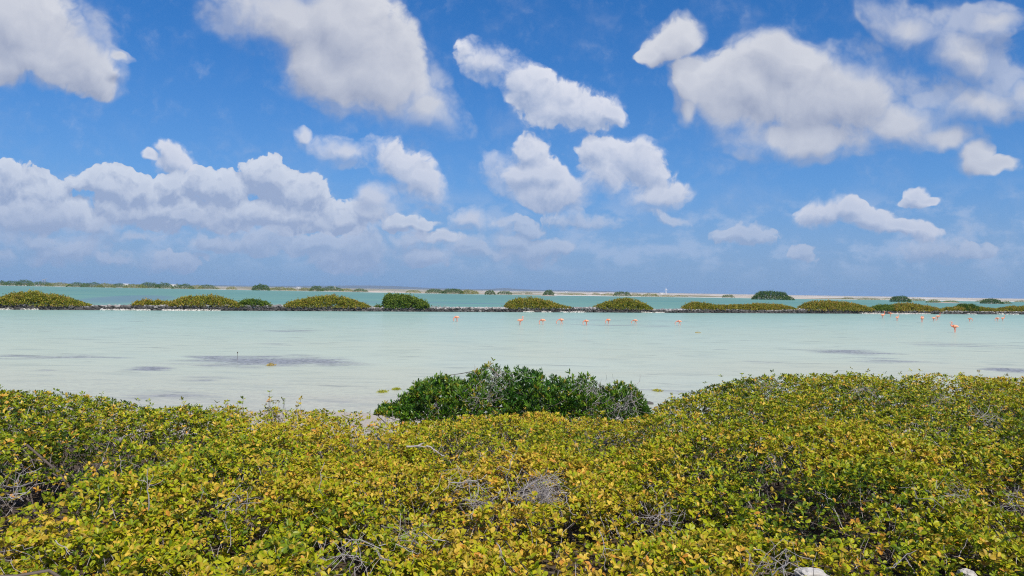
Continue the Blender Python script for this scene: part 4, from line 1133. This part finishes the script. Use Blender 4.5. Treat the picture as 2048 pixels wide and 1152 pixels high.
# ------------------------------------------------------------------ the bushes in front
SIL = [(-400, 775), (0, 780), (60, 786), (130, 790), (200, 794), (290, 802), (330, 811), (370, 803), (480, 806), (560, 808), (620, 816), (700, 823), (760, 830), (830, 834), (900, 835), (1000, 830), (1100, 822), (1180, 836),
       (1250, 838), (1290, 828), (1340, 800), (1400, 778), (1480, 755), (1550, 750), (1650, 748), (1750, 745), (1850, 744), (1950, 747), (2048, 757), (2500, 775)]
EDGE = [(-400, 8.6), (0, 8.9), (300, 9.2), (620, 9.8), (1000, 10.2), (1300, 10.6), (1480, 11.4), (1750, 12.0), (2048, 12.2), (2500, 12.2)]
def edge_depth(px): return np.interp(px, *zip(*EDGE)) + 0.5 * (vnoise(px * 0.012, px * 0, 21) - 0.5)
def near_edge(px): return np.interp(px, [-900, 0, 1450, 1560, 1640, 2048, 3000], [2.6, 2.9, 3.2, 3.9, 4.3, 4.3, 4.3])

# (photo x, distance, tint shift, label)
BUSH = [
    (120, 4.5, 0.02, 'leafy yellow-green bush filling the bottom left corner, with bare twigs in its gaps'),
    (560, 4.3, 0.05, 'yellowing bush along the bottom edge, between the bottom left corner and the middle'),
    (1010, 4.4, 0.03, 'tan and yellow leaved bush at the middle of the bottom edge, below grey dead twigs'),
    (1400, 4.6, 0.00, 'bush with large yellow-green leaves at the bottom edge, just left of the white stones'),
    (1830, 6.0, -0.02, 'bright green-yellow bush in the bottom right corner, growing over the white stones'),
    (30, 6.4, -0.03, 'dark-gapped olive bush at the left edge, halfway down the leafy mass'),
    (380, 6.2, 0.02, 'yellow-green bush around the tall bare upright stick'),
    (740, 6.4, 0.06, 'brownish yellow bush beneath the curved grey driftwood branch'),
    (1090, 6.5, 0.07, 'yellow and orange leaved bush holding the pale tangle of dead twigs'),
    (1430, 7.0, 0.00, 'green-yellow bush between the orange-leaved bush and the low dark hollow on the right'),
    (1930, 8.2, 0.02, 'yellow-green bush at the right edge, in the middle of the high hedge'),
    (90, 8.3, -0.01, 'olive bush at the far left whose top meets the water'),
    (400, 8.6, 0.01, 'low bush with single sprigs standing up against the pale shallows'),
    (650, 9.0, 0.05, 'low golden bush left of the dark green mangrove, against the pale shore'),
    (960, 9.3, 0.05, 'golden bush right in front of the left half of the dark green mangrove'),
    (1220, 9.6, 0.01, 'yellow-green bush in front of the right half of the dark green mangrove'),
    (1480, 10.0, -0.04, 'green-yellow bush that rises right of the gap beside the dark green mangrove'),
    (1740, 10.8, 0.00, 'bright bush forming the flat high crest of the hedge against the pale water'),
    (2030, 11.0, 0.01, 'bush at the upper right end of the hedge, ending at the right edge'),
]
BXY = np.array([(bear(b[0]) * b[1], b[1]) for b in BUSH])
SHOOTS = [(375, 796, 3), (455, 801, 3), (488, 797, 2), (541, 786, 4), (556, 800, 2), (575, 797, 2), (603, 798, 3), (632, 822, 2), (768, 826, 3), (778, 818, 4), (300, 803, 2), (205, 786, 2), (170, 788, 2), (1488, 748, 3), (1500, 752, 2), (1345, 798, 2), (1960, 744, 2), (1840, 742, 2), (1350, 788, 2), (700, 832, 2), (10, 776, 2), (1300, 838, 2)]
HOLLOW = [(60, 1010, .36), (250, 900, .25), (1560, 960, .4), (1040, 985, .45), (800, 1000, .3), (1700, 1040, .2), (700, 1120, .3), (2035, 1020, .35), (1250, 880, .3), (130, 950, .35), (500, 1080, .3), (1636, 1135, .26), (1940, 1115, .22), (1835, 1140, .18)]

def canopy(x, y):
    px = 1024 + F * x / y
    de = edge_depth(px)
    ze = EYE - (np.interp(px, *zip(*SIL)) - hor(px)) / F * de
    near_z = 1.78 + 0.10 * (vnoise(px * 0.004, px * 0 + 3, 31) - 0.5)
    t = np.clip((y - 3.8) / (de - 3.8), 0, 1)
    z = near_z * (1 - t) + ze * t
    # rounded fall behind the crest and before the near edge
    over = np.clip((y - de) / 0.9, 0, 1); z = z - 1.0 * over ** 1.6
    ne = near_edge(px); under = np.clip((ne + 0.5 - y) / 0.6, 0, 1); z = z - 0.55 * under ** 1.5
    # mounds
    d2 = ((x[..., None] - BXY[:, 0]) ** 2 + (y[..., None] - BXY[:, 1]) ** 2)
    dm = np.sqrt(np.sort(d2, axis=-1)); crease = np.clip((dm[..., 1] - dm[..., 0]) / 0.9, 0, 1)
    z = z - 0.13 * (1 - crease) * (1 - 0.7 * t)
    amp = 1.0 - 0.55 * t
    z = z + amp * (0.30 * (fnoise(x * 0.9, y * 0.9, 41, 2) - 0.5) + 0.16 * (fnoise(x * 2.6, y * 2.6, 43, 3) - 0.5))
    return z, px, de, ne

def fore_bushes():
    # candidate sprig tips, evenly over the ground of the hedge
    pts = []
    dens = 1150.0
    ys = np.linspace(2.5, 13.4, 110); dy = ys[1] - ys[0]
    for y0 in ys:
        hw = 0.70 * y0 + 1.3
        nn = int(dens * dy * 2 * hw * (1.0 if y0 < 9 else 0.85))
        pts.append(np.stack([RNG.uniform(-hw, hw, nn), y0 + RNG.uniform(0, dy, nn)], 1))
    XY = np.concatenate(pts); x, y = XY[:, 0], XY[:, 1]
    z, px, de, ne = canopy(x, y)
    gz = bank(x, y)
    keep = (y > ne) & (y < de + 0.95)
    # thin spots and hollows
    patch = fnoise(x * 1.7 + 5, y * 1.7, 51, 3)
    prob = np.clip((patch - 0.30) * 6, 0.25, 1) * np.where(fnoise(x * 6.5, y * 6.5, 55, 2) < .41, .28, 1.0)
    low = np.zeros(len(x))
    for hx, hy, r in HOLLOW:
        zz = 1.75; d = (EYE - zz) * F / (hy - hor(hx)); cx = bear(hx) * d
        q = np.hypot(x - cx, (y - d) * 0.8) / r
        prob = prob * np.clip(q - 0.35, 0.12, 1); low += np.clip(1.1 - q, 0, 1) * 0.25
    keep &= RNG.random(len(x)) < prob
    x, y, z, gz, px, low = (a[keep] for a in (x, y, z, gz, px, low))
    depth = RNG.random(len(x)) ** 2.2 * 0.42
    spike = (RNG.random(len(x)) < 0.035) * RNG.random(len(x)) * 0.13
    zz = np.maximum(z - depth + spike - low, gz + 0.06)
    # single shoots that stand up against the water
    ex, ey, ez, epx = [], [], [], []
    for qx, qy, k in SHOOTS:
        dd = float(edge_depth(np.array(qx))) - .15
        for c in range(k):
            vx = qx + RNG.normal(0, 4); vy = qy + c * 7 + RNG.uniform(-2, 2)
            ex.append(bear(vx) * dd); ey.append(dd + RNG.normal(0, .03)); ez.append(EYE - (vy - hor(vx)) / F * dd); epx.append(vx)
    m_ = len(ex)
    x, y, zz, px = (np.concatenate([a_, np.array(b_)]) for a_, b_ in ((x, ex), (y, ey), (zz, ez), (px, epx)))
    depth = np.concatenate([depth, np.zeros(m_)]); gz = np.concatenate([gz, np.zeros(m_)]); low = np.concatenate([low, np.zeros(m_)])
    P = np.stack([x, y, zz], 1)
    A = np.stack([RNG.normal(0, .42, len(x)), RNG.normal(-.10, .42, len(x)), np.ones(len(x))], 1)
    d2 = (x[:, None] + 0.25 * (fnoise(x * 3, y * 3, 61) - .5)[:, None] - BXY[:, 0]) ** 2 + (y[:, None] + 0.25 * (fnoise(x * 3, y * 3, 62) - .5)[:, None] - BXY[:, 1]) ** 2
    owner = d2.argmin(1)
    # colour: mostly yellow-green, with drifts of green and of tan and yellow sprigs
    drift = fnoise(x * 0.8 + 9, y * 0.8, 71, 3); r = RNG.random(len(x))
    shift = np.array([b[2] for b in BUSH])[owner]
    warm = np.interp(px, [0, 500, 1000, 1300, 1600, 2048], [0.05, 0.095, 0.11, 0.04, 0.00, 0.03])
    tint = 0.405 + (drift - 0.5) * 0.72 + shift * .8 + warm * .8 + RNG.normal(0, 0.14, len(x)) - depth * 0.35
    tint = np.where(r < 0.05, 0.86 + RNG.normal(0, .03, len(x)), tint)
    tint = np.where((r > 0.05) & (r < 0.062), 0.96, tint)
    tint = np.clip(tint, 0.02, 1.0)
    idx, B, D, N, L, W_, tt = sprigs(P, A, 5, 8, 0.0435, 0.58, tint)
    dist = B[:, 1]
    # single leaves turn yellow or brown inside green sprigs
    rr = RNG.random(len(idx)); tt = np.where(rr < 0.035, 0.86, tt); tt = np.where((rr > 0.035) & (rr < 0.043), 0.98, tt); tt = np.where((rr > .05) & (rr < .14), 0.70, tt)
    own = owner[idx]
    # shared meshes for the leaves that are objects of their own
    shared = []
    for k in range(18):
        q = k / 17
        V, T, Q, C = leaves_arrays(np.zeros((1, 3)), np.array([[0, 1.0, 0]]), np.array([[0, 0, 1.0]]), np.array([1.0]), np.array([0.50 + 0.035 * (k % 5)]), np.array([q]), LEAF_FINE)
        me = np_mesh('leaf', V, T, Q, C, smooth=False); me.materials.append(M_LEAF); shared.append(me)
    for bi, b in enumerate(BUSH):
        cx, cy = BXY[bi]; base = Vector((cx, cy, float(bank(np.array(cx), np.array(cy)))))
        root = thing('sea_bush', b[3], 'bush', base, 'yellow-green bushes in front')
        sel = np.where(own == bi)[0]
        off = np.array(base)
        solo = np.zeros(0, int)
        if cy < 7.2:
            pxl = 1024 + F * B[sel, 0] / B[sel, 1]; pyl = hor(pxl) + (EYE - B[sel, 2]) / B[sel, 1] * F
            vis = (pxl > 5) & (pxl < 2043) & (pyl < 1150) & (depth[idx[sel]] < 0.05)
            cand = sel[vis]
            score = L[cand] / dist[cand]
            solo = cand[np.argsort(-score)[:220]]
        rest = np.setdiff1d(sel, solo, assume_unique=True)
        parts = []
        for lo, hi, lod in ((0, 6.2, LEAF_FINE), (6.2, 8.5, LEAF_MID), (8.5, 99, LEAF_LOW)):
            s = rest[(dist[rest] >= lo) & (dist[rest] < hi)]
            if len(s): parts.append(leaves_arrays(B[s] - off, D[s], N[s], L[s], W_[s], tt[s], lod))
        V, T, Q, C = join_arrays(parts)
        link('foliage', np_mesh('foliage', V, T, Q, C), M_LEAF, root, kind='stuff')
        for s in solo:
            Dv = Vector(D[s]).normalized(); X = Dv.cross(Vector(N[s])).normalized(); Z = X.cross(Dv)
            mt = Matrix((( X.x, Dv.x, Z.x), (X.y, Dv.y, Z.y), (X.z, Dv.z, Z.z))).to_4x4()
            o = bpy.data.objects.new('leaf', shared[int(np.clip(round(tt[s] * 17), 0, 17))]); COL.objects.link(o)
            o.parent = root
            o.matrix_local = Matrix.Translation(Vector(B[s]) - base) @ mt @ Matrix.Scale(float(L[s]), 4)
        # stems and twigs
        sp = np.where(owner == bi)[0]
        take = sp[RNG.random(len(sp)) < 0.15]
        P1 = P[take] - A[take] * 0.01
        ang = RNG.random(len(take)) * 6.28; back = RNG.uniform(.10, .34, len(take))
        P0 = P1 + np.stack([np.cos(ang) * back * .7, np.sin(ang) * back * .7, -back], 1)
        tw = tubes(wiggly(P0, P1, 4, 0.06) - off, np.linspace(1, .5, 4)[None] * RNG.uniform(.0018, .0036, len(take))[:, None], 3)
        link('twigs', np_mesh('twigs', tw[0], None, tw[2], tw[3]), M_TWIG, root, kind='stuff')
        ns = 60
        sh = sp[sp >= len(P) - m_]
        if len(sh):
            b0 = P[sh] + np.stack([RNG.normal(0, .05, len(sh)), RNG.normal(0, .03, len(sh)), -RNG.uniform(.2, .35, len(sh))], 1)
            a_ = tubes(wiggly(b0, P[sh], 5, .05) - off, np.linspace(1, .5, 5)[None] * np.full((len(sh), 1), .0032), 4)
            link('shoots', np_mesh('shoots', a_[0], None, a_[2], a_[3]), M_TWIG, root, kind='stuff')
        pick = sp[RNG.integers(0, len(sp), ns)]
        P1 = P[pick] - np.array([0, 0, .12]); bxy = np.stack([cx + RNG.normal(0, .35, ns), cy + RNG.normal(0, .35, ns)], 1)
        P0 = np.concatenate([bxy, bank(bxy[:, 0], bxy[:, 1])[:, None] - .03], 1)
        sm = tubes(wiggly(P0, P1, 7, 0.07) - off, np.linspace(1, .3, 7)[None] * RNG.uniform(.008, .016, ns)[:, None], 5)
        link('stems', np_mesh('stems', sm[0], None, sm[2], sm[3], smooth=True), M_STEM, root, kind='stuff')
        BUSH_ROOT.append(root)
BUSH_ROOT = []
fore_bushes()
# ------------------------------------------------------------------ bare sticks and driftwood caught in the hedge, stones under it
def stick_parts(bi, name, anchors, r, seg=6, amp=.05, tint=.8, label=None):
    """anchors: list of (photo x0,y0,x1,y1, distance0, distance1)"""
    root = BUSH_ROOT[bi]; off = np.array(root.location)
    for (x0, y0, x1, y1, d0, d1, rr) in anchors:
        p0 = np.array([bear(x0) * d0, d0, EYE - (y0 - hor(x0)) / F * d0]); p1 = np.array([bear(x1) * d1, d1, EYE - (y1 - hor(x1)) / F * d1])
        # main stick with two side shoots
        main = wiggly(p0[None], p1[None], 8, amp)[0]
        paths = [main]; rad = [np.linspace(1, .45, 8) * rr]
        for k in range(3):
            q = main[RNG.integers(2, 6)]; v = unit((p1 - p0)[None])[0] * .6 + RNG.normal(0, .5, 3); v /= np.linalg.norm(v)
            e = q + v * np.linalg.norm(p1 - p0) * RNG.uniform(.2, .45)
            paths.append(wiggly(q[None], e[None], 8, amp)[0]); rad.append(np.linspace(.6, .25, 8) * rr)
        a = tubes(np.array(paths) - off, np.array(rad), 6, np.full(len(paths), tint))
        o = link(name, np_mesh(name, a[0], None, a[2], a[3], smooth=True), M_TWIG, root)
        if label: o['label'] = label
# (bush index, photo line, distances)
def zdist(px, py):
    """distance at which the sight line meets the canopy"""
    ys = np.linspace(3.2, 12.5, 400); xs = bear(px) * ys
    zc = canopy(xs, ys)[0]; zr = EYE - (py - hor(px)) / F * ys
    k = np.argmax(zr < zc); return float(ys[k]) if (zr < zc).any() else 9.0
def owner_of(px, py):
    d = zdist(px, py); return int(((BXY[:, 0] - bear(px) * d) ** 2 + (BXY[:, 1] - d) ** 2).argmin())
STICKS = [(305, 1020, 303, 935, .007), (300, 965, 280, 958, .004), (245, 910, 252, 945, .004), (1040, 1010, 1075, 955, .008), (1028, 990, 1042, 890, .006), (945, 945, 970, 900, .005),
          (905, 965, 960, 962, .008), (962, 965, 952, 1040, .006), (985, 1010, 1008, 980, .009), (1100, 990, 1120, 950, .005), (1160, 1030, 1130, 980, .004), (1205, 1060, 1220, 1140, .005),
          (1000, 1085, 1018, 1130, .005), (830, 1090, 855, 1035, .004), (800, 1088, 850, 1105, .005), (1320, 1000, 1300, 960, .004), (655, 925, 640, 985, .004), (700, 960, 745, 965, .004),
          (1670, 1000, 1640, 985, .004), (1790, 1135, 1840, 1100, .006), (120, 1080, 150, 1110, .005), (60, 985, 20, 1000, .005), (90, 935, 50, 950, .005), (1900, 880, 1905, 850, .004), (1880, 960, 1875, 985, .004),
          (1575, 1145, 1580, 1098, .006), (1552, 1150, 1590, 1110, .006), (470, 1090, 455, 1040, .004), (402, 1010, 415, 965, .004), (1165, 905, 1150, 880, .004), (1655, 850, 1650, 820, .003), (1420, 900, 1440, 868, .003)]
for (x0, y0, x1, y1, r) in STICKS:
    d = zdist((x0 + x1) / 2, max(y0, y1)); d = max(d - .12, 3.2)
    stick_parts(owner_of(x0, y0), 'bare_stick', [(x0, y0, x1, y1, d, d - .03, r * .68)], r)
# the pale curved driftwood
d = zdist(860, 905) - .08
stick_parts(owner_of(860, 905), 'driftwood_branch', [(818, 893, 862, 893, d, d, .012), (858, 892, 900, 915, d, d - .05, .010)], .016, amp=.03, label='pale curved driftwood branch')
# pale tangle of dead twigs
def tangle(px, py, sx, sy, n, lab=None):
    n = int(n * .24)
    bi = owner_of(px, py); root = BUSH_ROOT[bi]; off = np.array(root.location)
    qx = RNG.normal(px, sx * .5, n); qy = RNG.normal(py, sy * .5, n)
    d = np.array([zdist(px, py)] * n) - RNG.uniform(-.15, .22, n)
    p = np.stack([bear(qx) * d, d, EYE - (qy - hor(qx)) / F * d], 1)
    v = unit(np.stack([RNG.normal(0, .8, n), RNG.normal(0, .5, n), RNG.normal(.35, .5, n)], 1)); ln = RNG.uniform(.05, .20, n)[:, None]
    a = tubes(wiggly(p - v * ln, p + v * ln, 5, .13) - off, np.linspace(1, .5, 5)[None] * RNG.uniform(.0014, .0034, n)[:, None], 4, RNG.uniform(.15, .9, n))
    o = link('dead_twigs', np_mesh('dead_twigs', a[0], None, a[2], a[3]), M_TWIG, root, kind='stuff')
    if lab: o['label'] = lab
for a in ((1088, 985, 38, 30, 520), (975, 1000, 50, 35, 130), (920, 970, 40, 24, 90), (480, 1010, 40, 24, 90), (40, 975, 50, 30, 60), (60, 1120, 60, 30, 36), (1565, 1130, 34, 30, 60), (2030, 1010, 24, 40, 50), (1530, 772, 30, 8, 60), (1730, 785, 36, 12, 110), (1885, 800, 36, 14, 90), (1980, 835, 36, 16, 90), (1900, 995, 40, 20, 80), (1330, 1040, 50, 30, 90), (700, 1110, 60, 30, 90), (830, 1070, 40, 24, 70), (330, 930, 60, 30, 60)):
    tangle(*a)

def ground_rock(px, py, w, h, label, d):
    z = EYE - (py - hor(px)) / F * d; s = w / F * d / 2
    V, T = ico(4)
    U = np.sign(V) * np.abs(V) ** .7
    nn = fnoise(V[:, 0] * 1.5 + px, V[:, 1] * 1.5 + V[:, 2] * 1.3, int(px), 5)
    n2 = fnoise(V[:, 0] * 5 + V[:, 2] * 3, V[:, 1] * 5 - px, int(px) + 3, 3)
    n3 = fnoise(V[:, 0] * 14 + V[:, 2] * 9, V[:, 1] * 14 - V[:, 2] * 5, int(px) + 5, 2)
    U = U * (0.56 + .6 * nn + .30 * n2 + .13 * n3)[:, None] * np.array([s, s * .9, h / F * d / 2])
    o = link('coral_rock', np_mesh('coral_rock', U, T, None, np.clip(.35 + .9 * (nn - .5) + 1.2 * (n3 - .5), 0, 1), False), M_CORAL, None, (bear(px) * d, d, z)); tag(o, label, 'rock')
ground_rock(1634, 1156, 60, 26, 'rounded white coral rock at the bottom edge, the left one of two', 4.75)
ground_rock(1942, 1152, 30, 26, 'upright pale coral stone showing through the leaves near the bottom right corner', 4.9)
